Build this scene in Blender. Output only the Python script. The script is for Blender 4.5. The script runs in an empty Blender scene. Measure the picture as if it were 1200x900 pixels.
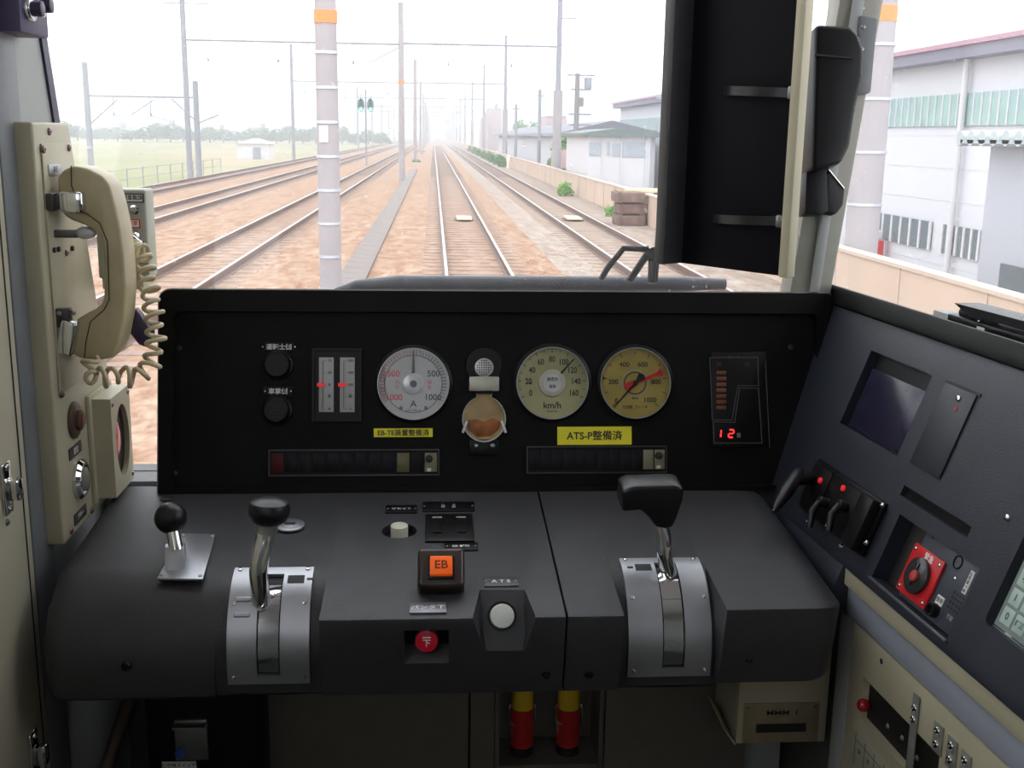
import bpy, bmesh, math, random
from mathutils import Matrix, Vector
random.seed(7)
S = bpy.context.scene
COL = S.collection
R = math.radians
# ---------------------------------------------------------------- camera
FP = 1300.0
EYE = Vector((0, 0, 1.18))
_F = Vector((508-600, 450-158, -FP)).normalized()
_X = Vector((math.cos(R(.9)), -math.sin(R(.9)), 0))
_Z = _X.cross(_F).normalized()
_X = _F.cross(_Z)
CM = Matrix((_X, _F, _Z))            # world = CM @ camera
cd = bpy.data.cameras.new('camera'); cam = bpy.data.objects.new('camera', cd); COL.objects.link(cam)
cd.sensor_width = 36; cd.lens = FP/1200*36; cd.clip_start = .02; cd.clip_end = 3000
cam.matrix_world = Matrix.Translation(EYE) @ CM.to_4x4()
S.camera = cam
S.view_settings.view_transform = 'Standard'; S.view_settings.look = 'None'
S.view_settings.gamma = 1; S.view_settings.use_curve_mapping = False
S.view_settings.exposure = 0.0
# ---------------------------------------------------------------- sky
W = bpy.data.worlds.new('overcast_sky'); S.world = W; W.use_nodes = True
bg = W.node_tree.nodes['Background']; bg.inputs[0].default_value = (.93, .96, 1, 1); bg.inputs[1].default_value = 3.0
HAZE = 0.003
# strength of the added fill light under the cab ceiling
FILL_LIGHT_W = .5
# ---------------------------------------------------------------- geometry helpers
def ray(x, y): return (CM @ Vector((x-600, 450-y, -FP))).normalized()
def onax(ax, px, py, v):
    d = ray(px, py); return EYE + d*((v-EYE[ax])/d[ax])
def aX(px, py, v): return onax(0, px, py, v)
def aY(px, py, v): return onax(1, px, py, v)
def aZ(px, py, v): return onax(2, px, py, v)
def frame(o, u, v):
    u = Vector(u).normalized(); v = Vector(v).normalized(); n = u.cross(v)
    M = Matrix((u, v, n)).transposed().to_4x4(); M.translation = Vector(o); return M
def loc(Fm, px, py, off=0.0):
    d = ray(px, py); n = Fm.col[2].xyz; o = Fm.translation + n*off
    q = EYE + d*((o-EYE).dot(n)/d.dot(n)); w = Fm.inverted() @ q
    return w.x, w.y
def T(x=0, y=0, z=0): return Matrix.Translation((x, y, z))
def RX(a): return Matrix.Rotation(R(a), 4, 'X')
def RY(a): return Matrix.Rotation(R(a), 4, 'Y')
def RZ(a): return Matrix.Rotation(R(a), 4, 'Z')
def SC(x, y, z): return Matrix.Diagonal((x, y, z, 1))
_tc = {}
def textmesh(s):
    if s in _tc: return _tc[s]
    c = bpy.data.curves.new('lettering', 'FONT'); c.body = s; c.size = 1; c.align_x = 'CENTER'; c.align_y = 'CENTER'; c.resolution_u = 3; c.offset = .018
    o = bpy.data.objects.new('lettering', c); COL.objects.link(o)
    bpy.context.view_layer.update()
    dg = bpy.context.evaluated_depsgraph_get()
    me = bpy.data.meshes.new_from_object(o.evaluated_get(dg))
    bpy.data.objects.remove(o); bpy.data.curves.remove(c)
    _tc[s] = me; return me
class MB:
    def __init__(s): s.bm = bmesh.new()
    def add(s, b, M=None, m=0):
        if M is not None: b.transform(M)
        for f in b.faces: f.material_index = m
        me = bpy.data.meshes.new('t'); b.to_mesh(me); b.free(); s.bm.from_mesh(me); bpy.data.meshes.remove(me); return s
    def box(s, c, d, bev=0, m=0, M=None, seg=2):
        b = bmesh.new(); bmesh.ops.create_cube(b, size=1)
        b.transform(T(*c) @ SC(*d))
        if bev: bmesh.ops.bevel(b, geom=b.edges[:], offset=min(bev, min(d)*.49), segments=seg, affect='EDGES', profile=.5)
        return s.add(b, M, m)
    def cyl(s, c, r, h, r2=None, bev=0, m=0, M=None, seg=28):   # axis z, from c up h
        pr = [(0, 0), (r, 0), (r if r2 is None else r2, h), (0, h)]
        if bev:
            q = r if r2 is None else r2
            pr = [(0, 0), (r, 0), (q, h-bev), (q-bev*.3, h-bev*.3), (q-bev, h), (0, h)]
        return s.lathe(pr, T(*c) if M is None else M @ T(*c), m, seg)
    def lathe(s, pr, M=None, m=0, seg=28):
        b = bmesh.new(); rings = []
        for (r, z) in pr:
            if r < 1e-7: rings.append([b.verts.new((0, 0, z))])
            else: rings.append([b.verts.new((r*math.cos(2*math.pi*i/seg), r*math.sin(2*math.pi*i/seg), z)) for i in range(seg)])
        for a, c in zip(rings, rings[1:]):
            for i in range(seg):
                j = (i+1) % seg
                q = [a[i % len(a)], a[j % len(a)], c[j % len(c)], c[i % len(c)]]
                u = []
                for v in q:
                    if v not in u: u.append(v)
                if len(u) > 2:
                    try: b.faces.new(u)
                    except ValueError: pass
        bmesh.ops.recalc_face_normals(b, faces=b.faces[:])
        return s.add(b, M, m)
    def sph(s, c, r, sc=(1, 1, 1), m=0, M=None, u=24, v=16):
        b = bmesh.new(); bmesh.ops.create_uvsphere(b, u_segments=u, v_segments=v, radius=r)
        b.transform(T(*c) @ SC(*sc)); return s.add(b, M, m)
    def prism(s, poly, z0, z1, bev=0, m=0, M=None, seg=2):
        b = bmesh.new(); vs = [b.verts.new((x, y, z0)) for x, y in poly]
        f = b.faces.new(vs)
        r = bmesh.ops.extrude_face_region(b, geom=[f])
        for v in r['geom']:
            if isinstance(v, bmesh.types.BMVert): v.co.z = z1
        bmesh.ops.recalc_face_normals(b, faces=b.faces[:])
        if bev: bmesh.ops.bevel(b, geom=b.edges[:], offset=bev, segments=seg, affect='EDGES', profile=.5, clamp_overlap=True)
        return s.add(b, M, m)
    def ringp(s, outer, inner, z0, z1, m=0, M=None):   # flat frame: two polygons with the same vertex count
        b = bmesh.new(); n = len(outer)
        L = [[b.verts.new((x, y, z)) for x, y in p] for p, z in ((outer, z0), (outer, z1), (inner, z1), (inner, z0))]
        for k in range(4):
            A, B = L[k], L[(k+1) % 4]
            for i in range(n): b.faces.new((A[i], A[(i+1) % n], B[(i+1) % n], B[i]))
        bmesh.ops.recalc_face_normals(b, faces=b.faces[:])
        return s.add(b, M, m)
    def tube(s, pts, r, m=0, M=None, seg=10, cap=True):
        pts = [Vector(p) for p in pts]; n = len(pts)
        rs = r if isinstance(r, (list, tuple)) else [r]*n
        b = bmesh.new(); rings = []; up = None
        for i, p in enumerate(pts):
            t = (pts[min(i+1, n-1)]-pts[max(i-1, 0)]).normalized()
            if up is None:
                up = Vector((0, 0, 1)) if abs(t.z) < .9 else Vector((1, 0, 0))
            a = (up - t*up.dot(t)).normalized(); up = a; c = t.cross(a)
            rings.append([b.verts.new(p+(a*math.cos(2*math.pi*k/seg)+c*math.sin(2*math.pi*k/seg))*rs[i]) for k in range(seg)])
        for A, B in zip(rings, rings[1:]):
            for k in range(seg): b.faces.new((A[k], A[(k+1) % seg], B[(k+1) % seg], B[k]))
        if cap: b.faces.new(rings[0][::-1]); b.faces.new(rings[-1])
        bmesh.ops.recalc_face_normals(b, faces=b.faces[:])
        return s.add(b, M, m)
    def text(s, t, size, x, y, z, m=0, M=None, rot=0, sx=1):
        b = bmesh.new(); b.from_mesh(textmesh(t))
        b.transform((M if M is not None else Matrix()) @ T(x, y, z) @ RZ(rot) @ SC(size*sx, size, 1))
        return s.add(b, None, m)
    def faces(s, vs, fs, m=0, M=None):
        b = bmesh.new(); V = [b.verts.new(v) for v in vs]
        for f in fs: b.faces.new([V[i] for i in f])
        bmesh.ops.recalc_face_normals(b, faces=b.faces[:])
        return s.add(b, M, m)
    def screw(s, x, y, z=0, r=.0032, m=0, M=None):
        Q = (M if M is not None else Matrix()) @ T(x, y, z)
        s.lathe([(0, -.001), (r, -.001), (r, r*.15), (r*.8, r*.5), (r*.35, r*.62), (r*.3, r*.3), (0, r*.3)], Q, m, 14); return s
    def build(s, name, mats, parent=None, M=None, angle=38):
        me = bpy.data.meshes.new(name); s.bm.to_mesh(me); s.bm.free()
        for q in (mats if isinstance(mats, (list, tuple)) else [mats]): me.materials.append(q)
        me.shade_smooth(); me.set_sharp_from_angle(angle=R(angle))
        o = bpy.data.objects.new(name, me); COL.objects.link(o)
        if M is not None: o.matrix_world = M
        if parent is not None: o.parent = parent
        return o
def tag(o, label=None, cat=None, group=None, kind=None):
    if label: o['label'] = label
    if cat: o['category'] = cat
    if group: o['group'] = group
    if kind: o['kind'] = kind
    return o
def thing(name, label, cat, M=None, group=None):
    o = bpy.data.objects.new(name, None); COL.objects.link(o); o.empty_display_size = .02
    if M is not None: o.matrix_world = M
    return tag(o, label, cat, group)
def struct(name, mb, mat, M=None): return tag(mb.build(name, mat, None, M), kind='structure')
def dup(root, M, label=None, group=None):
    def cp(o, parent):
        c = o.copy(); COL.objects.link(c)
        if parent is not None: c.parent = parent
        for ch in o.children: cp(ch, c)
        return c
    r = cp(root, None); r.matrix_world = M
    if label: r['label'] = label
    if group: r['group'] = group
    return r
# ---------------------------------------------------------------- materials
MATS = {}
def mat(name, col, rough=.5, metal=0, vary=.12, vs=40, bump=0, bs=300, emit=None, spec=.5, coat=0, speck=None):
    if name in MATS: return MATS[name]
    m = bpy.data.materials.new(name); m.use_nodes = True; N = m.node_tree.nodes; L = m.node_tree.links
    P = N['Principled BSDF']; P.inputs['Roughness'].default_value = rough; P.inputs['Metallic'].default_value = metal
    P.inputs['Specular IOR Level'].default_value = spec; P.inputs['Coat Weight'].default_value = coat
    tc = N.new('ShaderNodeTexCoord'); nz = N.new('ShaderNodeTexNoise'); nz.inputs['Scale'].default_value = vs; nz.inputs['Detail'].default_value = 5
    L.new(tc.outputs['Object'], nz.inputs['Vector'])
    cr = N.new('ShaderNodeValToRGB'); L.new(nz.outputs['Fac'], cr.inputs[0])
    cr.color_ramp.elements[0].position = .3; cr.color_ramp.elements[1].position = .7
    cr.color_ramp.elements[0].color = (*[c*(1-vary) for c in col], 1); cr.color_ramp.elements[1].color = (*[min(1, c*(1+vary)) for c in col], 1)
    out = cr.outputs[0]
    if speck:
        n2 = N.new('ShaderNodeTexNoise'); n2.inputs['Scale'].default_value = speck[1]; n2.inputs['Detail'].default_value = 8; n2.inputs['Roughness'].default_value = .7
        L.new(tc.outputs['Object'], n2.inputs['Vector'])
        r2 = N.new('ShaderNodeValToRGB'); r2.color_ramp.elements[0].position = speck[2]; r2.color_ramp.elements[1].position = speck[2]+.04
        L.new(n2.outputs['Fac'], r2.inputs[0]); mx = N.new('ShaderNodeMix'); mx.data_type = 'RGBA'
        L.new(r2.outputs[0], mx.inputs['Factor']); L.new(out, mx.inputs['A']); mx.inputs['B'].default_value = (*speck[0], 1); out = mx.outputs['Result']
    L.new(out, P.inputs['Base Color'])
    if bump:
        n3 = N.new('ShaderNodeTexNoise'); n3.inputs['Scale'].default_value = bs; n3.inputs['Detail'].default_value = 3
        L.new(tc.outputs['Object'], n3.inputs['Vector']); b = N.new('ShaderNodeBump'); b.inputs['Strength'].default_value = bump; b.inputs['Distance'].default_value = .001 if bs > 60 else .02
        L.new(n3.outputs['Fac'], b.inputs['Height']); L.new(b.outputs[0], P.inputs['Normal'])
    if emit: P.inputs['Emission Color'].default_value = (*emit[0], 1); P.inputs['Emission Strength'].default_value = emit[1]
    MATS[name] = m; return m
def glassmat(name, film=.06, tint=(1, 1, 1), dirt=True, gloss=.018):
    m = bpy.data.materials.new(name); m.use_nodes = True; N = m.node_tree.nodes; L = m.node_tree.links; N.clear()
    out = N.new('ShaderNodeOutputMaterial'); tr = N.new('ShaderNodeBsdfTransparent'); tr.inputs[0].default_value = (*tint, 1)
    gl = N.new('ShaderNodeBsdfGlossy'); gl.inputs['Roughness'].default_value = .02
    tl = N.new('ShaderNodeBsdfTranslucent'); tl.inputs[0].default_value = (.95, .95, .97, 1)
    m1 = N.new('ShaderNodeMixShader'); m2 = N.new('ShaderNodeMixShader')
    m1.inputs[0].default_value = film
    if dirt:
        tc = N.new('ShaderNodeTexCoord'); nz = N.new('ShaderNodeTexNoise'); nz.inputs['Scale'].default_value = 150; nz.inputs['Detail'].default_value = 2
        L.new(tc.outputs['Object'], nz.inputs['Vector']); mr = N.new('ShaderNodeMapRange'); mr.inputs['From Min'].default_value = .70; mr.inputs['From Max'].default_value = .76
        mr.inputs['To Min'].default_value = film; mr.inputs['To Max'].default_value = .35
        L.new(nz.outputs['Fac'], mr.inputs['Value']); L.new(mr.outputs[0], m1.inputs[0])
    L.new(tr.outputs[0], m1.inputs[1]); L.new(tl.outputs[0], m1.inputs[2])
    m2.inputs[0].default_value = gloss; L.new(m1.outputs[0], m2.inputs[1]); L.new(gl.outputs[0], m2.inputs[2]); L.new(m2.outputs[0], out.inputs[0])
    return m
M_desk = mat('desk_charcoal_leatherette', (.032, .032, .037), .48, vary=.1, vs=30, bump=.5, bs=700)
M_panel = mat('panel_black_paint', (.0045, .0045, .0042), .5, vary=.3, vs=12, bump=.2, bs=500, spec=.12)
M_black = mat('black_plastic', (.006, .006, .007), .38, spec=.22)
M_blackg = mat('black_gloss_knob', (.006, .006, .007), .36, spec=.4)
M_rubber = mat('black_rubber', (.012, .012, .013), .7)
M_side = mat('side_console_blue_black', (.015, .018, .029), .5, vary=.1, vs=20, bump=.4, bs=600)
M_cream = mat('cream_paint', (.44, .40, .28), .45, vary=.06, vs=8, bump=.15, bs=300, speck=((.12, .09, .05), 60, .74))
M_cream2 = mat('aged_cream_plastic', (.44, .37, .22), .38, vary=.1, vs=25, speck=((.18, .13, .06), 70, .68))
M_wall = mat('wall_pale_grey', (.33, .34, .33), .5, vary=.05, vs=6)
M_jamb = mat('jamb_grey', (.16, .17, .18), .45, vary=.08)
M_pillar = mat('pillar_grey_beige', (.27, .26, .22), .5, vary=.06)
M_alu = mat('brushed_aluminium', (.42, .43, .46), .38, .85, vary=.06, vs=20, bump=.1, bs=900)
M_chrome = mat('chrome', (.75, .75, .76), .08, 1, vary=.02)
M_steel = mat('dull_steel', (.35, .35, .35), .35, .9)
M_brass = mat('worn_brass', (.45, .34, .14), .4, .8, vary=.25)
M_white = mat('white_print', (.75, .75, .74), .6, vary=.03)
M_ivory = mat('ivory_button', (.62, .60, .48), .35, vary=.05)
M_dialw = mat('white_dial', (.38, .38, .38), .4, vary=.05, vs=15)
M_dialy = mat('aged_yellow_dial', (.36, .34, .17), .35, vary=.18, vs=14)
M_dialo = mat('amber_dial', (.33, .25, .06), .3, vary=.22, vs=18)
M_ink = mat('black_ink', (.012, .012, .012), .6)
M_redink = mat('red_ink', (.55, .03, .03), .5)
M_red = mat('red_paint', (.55, .012, .015), .35, vary=.1)
M_yel = mat('yellow_sticker', (.78, .70, .02), .5, vary=.05)
M_org = mat('orange_lit_button', (.8, .11, .005), .3, emit=((1, .13, .005), .22), vary=.2, vs=60)
M_led = mat('red_led', (.8, .02, .02), .4, emit=((1, .03, .03), 2.2))
M_redpt = mat('red_marker', (.8, .02, .02), .4, emit=((1, .02, .02), .25))
M_glass = glassmat('windscreen_glass', .018)
M_clear = glassmat('clear_cover', .0, (.97, .97, .97), False, .012)
M_purple = mat('violet_black_gasket', (.03, .02, .06), .4)
# ---------------------------------------------------------------- reference frames of the cab
PB = aY(400, 578, 1.30)
ZD = PB.z                                                     # desk top height
TILT = 14.0
VP_ = Vector((0, math.sin(R(TILT)), math.cos(R(TILT))))
F_panel = frame(PB, (1, 0, 0), VP_)                           # instrument panel face
KD = .08                                                      # the desk top slopes gently towards the seat
F_desk = frame((0, 0, ZD-1.3*KD), (1, 0, 0), (0, 1, KD))
F_DI = F_desk.inverted()
_s = ray(400, 180); _s.z = 0; _s.normalize(); _r = Vector((_s.y, -_s.x, 0))
_d = ray(988, 664); _n = F_desk.col[2].xyz; SA = EYE+_d*((F_desk.translation-EYE).dot(_n)/_d.dot(_n))
F_side = frame(SA, -_s, Vector((0, 0, math.cos(R(20))))+_r*math.sin(R(20)))   # side console face
F_sidev = frame(SA, -_s, (0, 0, 1))                           # upright plane below it
XW = -.425; XB = -.40
F_box = frame((XB, 0, 0), (0, 1, 0), (0, 0, 1))
# ================================================================ SETTING: the cab
def wq(px, py, X=XW): p = aX(px, py, X); return (p.y, p.z)
# left wall ends on the slanted edge of the windscreen opening
e0 = wq(62, 140); e1 = wq(43, 20); sl = (e1[0]-e0[0])/(e1[1]-e0[1])
eY = lambda z: e0[0]+(z-e0[1])*sl
w = MB()
FW_ = frame((XW, 0, 0), (0, 1, 0), (0, 0, 1))
w.prism([(eY(2.1), 2.1), (eY(.70), .70), (1.46, .70), (1.46, 0), (.80, 0), (.80, 2.1)], -.03, 0, M=FW_)
w.box((-.05, .57, -.015), (1.7, 1.14, .03), M=FW_).box((-.05, 1.96, -.015), (1.7, .28, .03), M=FW_).box((-.60, 1.5, -.015), (.6, .75, .03), M=FW_)
tag(MB().box((.25, 1.48, -.02), (1.1, .68, .005), M=FW_).build('window_3', M_glass), kind='structure')
struct('wall_left', w, M_wall)
g = MB(); g.prism([(eY(2.1)-.004, 2.1), (eY(.76)-.004, .76), (eY(.76)+.014, .76), (eY(2.1)+.014, 2.1)], -.02, .003, M=frame((XW, 0, 0), (0, 1, 0), (0, 0, 1)))
struct('trim_1', g, M_purple)
struct('floor', MB().box((.4, .3, -.02), (2.4, 2.6, .04)), mat('floor_vinyl', (.05, .055, .05), .6))
struct('ceiling', MB().box((.4, .2, 2.07), (2.4, 2.2, .04)), mat('ceiling_white', (.5, .5, .5), .6))
bw = MB().box((-.30, -.92, 1.03), (.28, .04, 2.1)).box((.90, -.92, 1.03), (1.4, .04, 2.1)).box((.0, -.92, .6), (.5, .04, 1.2)).box((.0, -.92, 1.95), (.5, .04, .3))
struct('wall_back', bw, M_wall)
rw = MB().prism([(.62, .0), (1.55, 0), (1.55, 2.1), (.62, 2.1)], 0, .03, M=frame((0, -.55, 0), (1, 0, 0), (0, 0, 1)))
struct('wall_right', rw, M_wall)
# front wall below the windscreen (behind the desk)
fw = MB().box((.05, 1.455, .37), (1.0, .03, .74)).box((.05, 1.43, .733), (1.0, .07, .012))
struct('wall_front', fw, mat('front_wall_dark', (.05, .05, .055), .5))
# windscreen
wsM = F_panel @ T(0, 0, -.075)
x0 = -.46
gl = MB(); gl.box(((-.46+.56)/2-PB.x, .60, 0), (1.0, 1.24, .005))
tag(gl.build('window_1', M_glass, None, wsM), kind='structure')
# header above the windscreen
struct('trim_2', MB().box((.05-PB.x, 1.27, 0), (1.2, .1, .08)), M_jamb, wsM)
# right hand pillar
q = lambda px, py, off=0: loc(F_panel, px, py, off)
pl = MB(); pl.prism([q(975, 345), q(1037, 0), (q(1037, 0)[0]+.10, 1.20), (q(985, 0)[0]+.05, 1.20), q(985, 0), q(925, 352)], -.05, -.004, .003)
struct('trim_3', pl, M_pillar, F_panel)
pl = MB(); a, b = q(949, 343), q(1000, 0)
a2, b2 = q(959, 343), q(1012, 0)
pl.prism([a, a2, b2, (b2[0]+.05, 1.2), (b[0]+.05, 1.2), b], -.01, .004, .001)
struct('trim_4', pl, M_wall, F_panel)
# right window glass, standing on the sill of the side console
gv = .286
sM = F_side @ T(0, gv, 0); so = sM.translation
F_win = frame(so+Vector(F_side.col[2].xyz)*(-.03), -_s, Vector((0, 0, 1))+_r*.05)
g = MB(); g.box((.20, .42, -.012), (1.25, .86, .005))
tag(g.build('window_2', M_glass, None, F_win), kind='structure')
struct('trim_and_light_block', MB().box((.25, .87, -.01), (1.4, .1, .05)).box((1.22, .42, -.01), (1.42, .9, .05)).box((.45, .96, -.01), (3.0, .3, .05)), M_wall, F_win)  # long rear block added out of view to cut light on the panel
struct('wall_side', MB().box((.80, -.52, -.17), (2.3, .98, .04)), M_jamb, F_win)
# cab door at left: jamb + leaf
jm = MB(); jf = frame((XW, 0, 0), (0, 1, 0), (0, 0, 1))
yj0 = wq(20, 500)[0]; yj1 = wq(46, 500)[0]
jm.box(((yj0+yj1)/2, 1.02, .001), (yj1-yj0, 2.04, .012), .003, M=jf)
struct('trim_6', jm, M_jamb)
d1 = MB(); d1.box((yj0-.010-.165, 1.02, .002), (.33, 2.02, .016), .004, M=jf).box((yj0-.010-.55, .57, .002), (.44, 1.12, .016), .004, M=jf).box((yj0-.010-.55, 1.93, .002), (.44, .2, .016), .004, M=jf)
dob = tag(d1.build('door_1', mat('door_sage_cream', (.42, .39, .29), .5, vary=.05, vs=5, speck=((.12, .09, .05), 50, .74)), None), kind='structure')
def door_latch(px, py):
    y, z = loc(jf, px, py, .012)
    m = MB(); Q = jf @ T(y, z, .010)
    m.box((0, 0, .002), (.02, .052, .004), .0018, M=Q, seg=3).box((.003, -.002, .009), (.013, .022, .012), .003, M=Q)
    m.screw(0, .021, .004, M=Q).screw(0, -.021, .004, M=Q)
    m.build('latch', M_chrome, dob)
door_latch(8, 572); door_latch(40, 884)
m = MB(); y, z = loc(jf, 8, 612, .01); m.screw(y, z, .0105, .0035, M=jf); m.build('screw', M_steel, dob)
m = MB(); m.box((yj0-.028, 1.02, .0105), (.0015, 2.0, .001), M=jf); m.build('door_seam', M_ink, dob)
# added ceiling fill light, out of view, brightens the cab
cl = thing('ceiling_fill_light', 'added unseen ceiling light filling the dark cab, with a milky diffuser', 'lamp', T(.05, -.35, 2.05))
MB().box((0, 0, -.015), (.16, .5, .03), .006).build('fill_light_housing', M_wall, cl)
MB().box((0, 0, -.034), (.12, .46, .012), .004).build('diffuser', mat('fill_light_diffuser', (.9, .9, .85), .5, emit=((1, .97, .88), FILL_LIGHT_W)), cl)

# ================================================================ CONTROL DESK
desk = thing('control_desk', 'charcoal leatherette driving desk with a rounded front edge', 'desk', F_desk)
def D(px, py, off=0): return loc(F_desk, px, py, off)
ZB = -.096
def P3(px, py, Y): return F_DI @ aY(px, py, Y)
def prof_round(r=.080, fy=1.028, zb=-.111):
    P = [(1.33, 0)]
    for i in range(13):
        a = R(90*i/12); P.append((fy+r-r*math.sin(a), -r+r*math.cos(a)))
    P += [(fy+.001, zb+.008), (fy+.010, zb), (1.30, zb)]
    return P
def prof_sharp(fy=.994):
    P = [(1.33, 0), (fy+.004, 0), (fy+.001, -.001), (fy, -.004), (fy+.004, -.05), (fy+.012, ZB+.006), (fy+.022, ZB), (1.30, ZB)]
    return P
def slab(mb, x0, x1, P, endL=0, endR=0):
    """extruded profile; endL/endR round the end caps by shrinking the profile"""
    xs = []
    n = 6
    if endL: xs += [(x0+endL*(1-math.sin(R(90*i/n))), endL*(1-math.cos(R(90*i/n)))) for i in range(n, 0, -1)][::-1] and [(x0+endL*(1-math.cos(R(90*i/n))), endL*(1-math.sin(R(90*i/n)))) for i in range(n)]
    xs += [(x0+endL, 0), (x1-endR, 0)]
    if endR: xs += [(x1-endR+endR*math.sin(R(90*i/n)), endR*(1-math.cos(R(90*i/n)))) for i in range(1, n+1)]
    vs = []; fs = []; k = len(P)
    for (x, sh) in xs:
        for (y, z) in P:
            yy = y + (sh if y < 1.2 else 0); zz = z*(1-sh*1.5) if z < -.02 else z-sh*.35
            vs.append((x, yy, zz))
    for a in range(len(xs)-1):
        for i in range(k):
            j = (i+1) % k; fs.append((a*k+i, a*k+j, (a+1)*k+j, (a+1)*k+i))
    fs.append(tuple(range(k))); fs.append(tuple((len(xs)-1)*k+i for i in range(k))[::-1])
    mb.faces(vs, fs)
XL0 = -.386; XCL0, XCL1 = D(258, 680)[0], D(372, 728)[0]
XCR0, XCR1 = D(732, 722)[0], D(851, 712)[0]
XR1 = D(975, 682)[0]; XS = D(664, 720)[0]
m = MB()
slab(m, XL0, XCL0-.001, prof_round(), endL=.022)
slab(m, XCL0-.001, XCL1+.001, prof_round(.072, 1.032))
m.build('left_cover', M_desk, desk)
m = MB(); slab(m, XCL1+.001, XS-.0012, prof_sharp())
centre = m.build('centre_cover', M_desk, desk)
m = MB()
slab(m, XS+.0012, XCR0, prof_sharp())
slab(m, XCR0, XCR1, prof_round(.072, 1.032))
slab(m, XCR1, XR1, prof_sharp(1.003), endR=.034)
m.box((.345, 1.10, ZB-.006), (.11, .10, .014), .006)
m.build('right_cover', M_desk, desk)
# bevelled shoulders next to the controllers
m = MB()
wd_ = max(.001, XCR1-D(818, 658)[0]-.0015)
def shoulder(x, s, fy):
    m.faces([(x, fy+.002, -.0004), (x, 1.10, -.0004), (x-s*wd_, 1.10, -.003), (x, fy+.008, -.07), (x-s*wd_, 1.036, -.03), (x-s*.002, 1.033, -.07)], [(0, 1, 2, 4), (0, 4, 5, 3), (2, 1, 3, 5), (4, 2, 5), (0, 3, 1)])
shoulder(XCR1+.001, 1, 1.003)
m.build('shoulder', M_desk, desk)
m = MB()
for px, py in ((140, 797), (640, 790), (690, 790), (880, 776)):
    p = P3(px, py, 1.005); m.screw(0, 0, 0, .0055, M=T(p.x, 1.0275 if px < 300 else 1.004 if px < 800 else 1.012, p.z) @ RX(90))
m.build('plug', M_black, desk)
m = MB(); a = D(196, 585); m.cyl((a[0], a[1], 0), .008, .002, bev=.0008); m.build('fixing', M_rubber, desk)
# ---- keyhole disc
a = D(340, 618)
k = thing('keyhole_escutcheon', 'round silver keyhole plate behind the black mushroom knob', 'keyhole', F_desk @ T(a[0], a[1], .0015))
MB().cyl((0, 0, 0), .0165, .0025, bev=.001, seg=36).cyl((0, 0, .002), .0105, .0012, bev=.0005).build('escutcheon', M_alu, k)
MB().box((0, 0, .0035), (.012, .0035, .0014), .0005).build('key_slot', M_ink, k)
# ---- reverser
c = [D(213, 628), D(253, 629), D(238, 682), D(184, 681)]
rv = thing('reverser_lever', 'small black ball lever on a skewed silver plate at the desk left', 'lever', F_desk)
m = MB(); m.prism(c, .0008, .0035, .0008)
cx = sum(p[0] for p in c)/4; cy = sum(p[1] for p in c)/4
for p in c: m.screw(p[0]+(cx-p[0])*.16, p[1]+(cy-p[1])*.12, .0035, .0022)
m.build('base_plate', M_alu, rv)
bx, by = D(206, 662)
m = MB(); m.prism([(-.020, 0), (.022, 0), (.013, .016), (.0, .017)], -.010, .010, .0008, M=T(bx, by, .003) @ RZ(100) @ RX(90))
m.build('gate_block', M_alu, rv)
b0 = Vector((bx+.001, by+.003, .015)); bt = P3(200, 607, by+.012)
MB().tube([b0, b0+(bt-b0)*.5, bt], [.0075, .0068, .0058], seg=18).build('stalk', M_chrome, rv)
MB().sph(bt, .0168).build('ball', M_blackg, rv)
# ---- master controllers
def arcp(a, r, fy, t):
    if a < 0: return fy+r-r*R(a), t, 0
    if a > 90: return fy-t, -r-r*R(a-90), 90
    return fy+r-(r+t)*math.sin(R(a)), -r+(r+t)*math.cos(R(a)), a
def cyl_arc(mb, x0, x1, r, fy, a0, a1, t, mi=0, n=16, cut=None):
    """curved plate following the rounded desk front; angles from the top"""
    vs = []; fs = []
    for i in range(n+1):
        a = a0+(a1-a0)*i/n
        for rr in (0, t):
            yy, zz, _a = arcp(a, r, fy, rr)
            for x in (x0, x1): vs.append((x, yy, zz))
    for i in range(n):
        o = i*4; p = o+4
        fs += [(o, o+1, p+1, p), (o+2, p+2, p+3, o+3), (o, p, p+2, o+2), (o+1, o+3, p+3, p+1)]
    fs += [(0, 2, 3, 1), (n*4, n*4+1, n*4+3, n*4+2)]
    mb.faces(vs, fs, mi)
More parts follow.
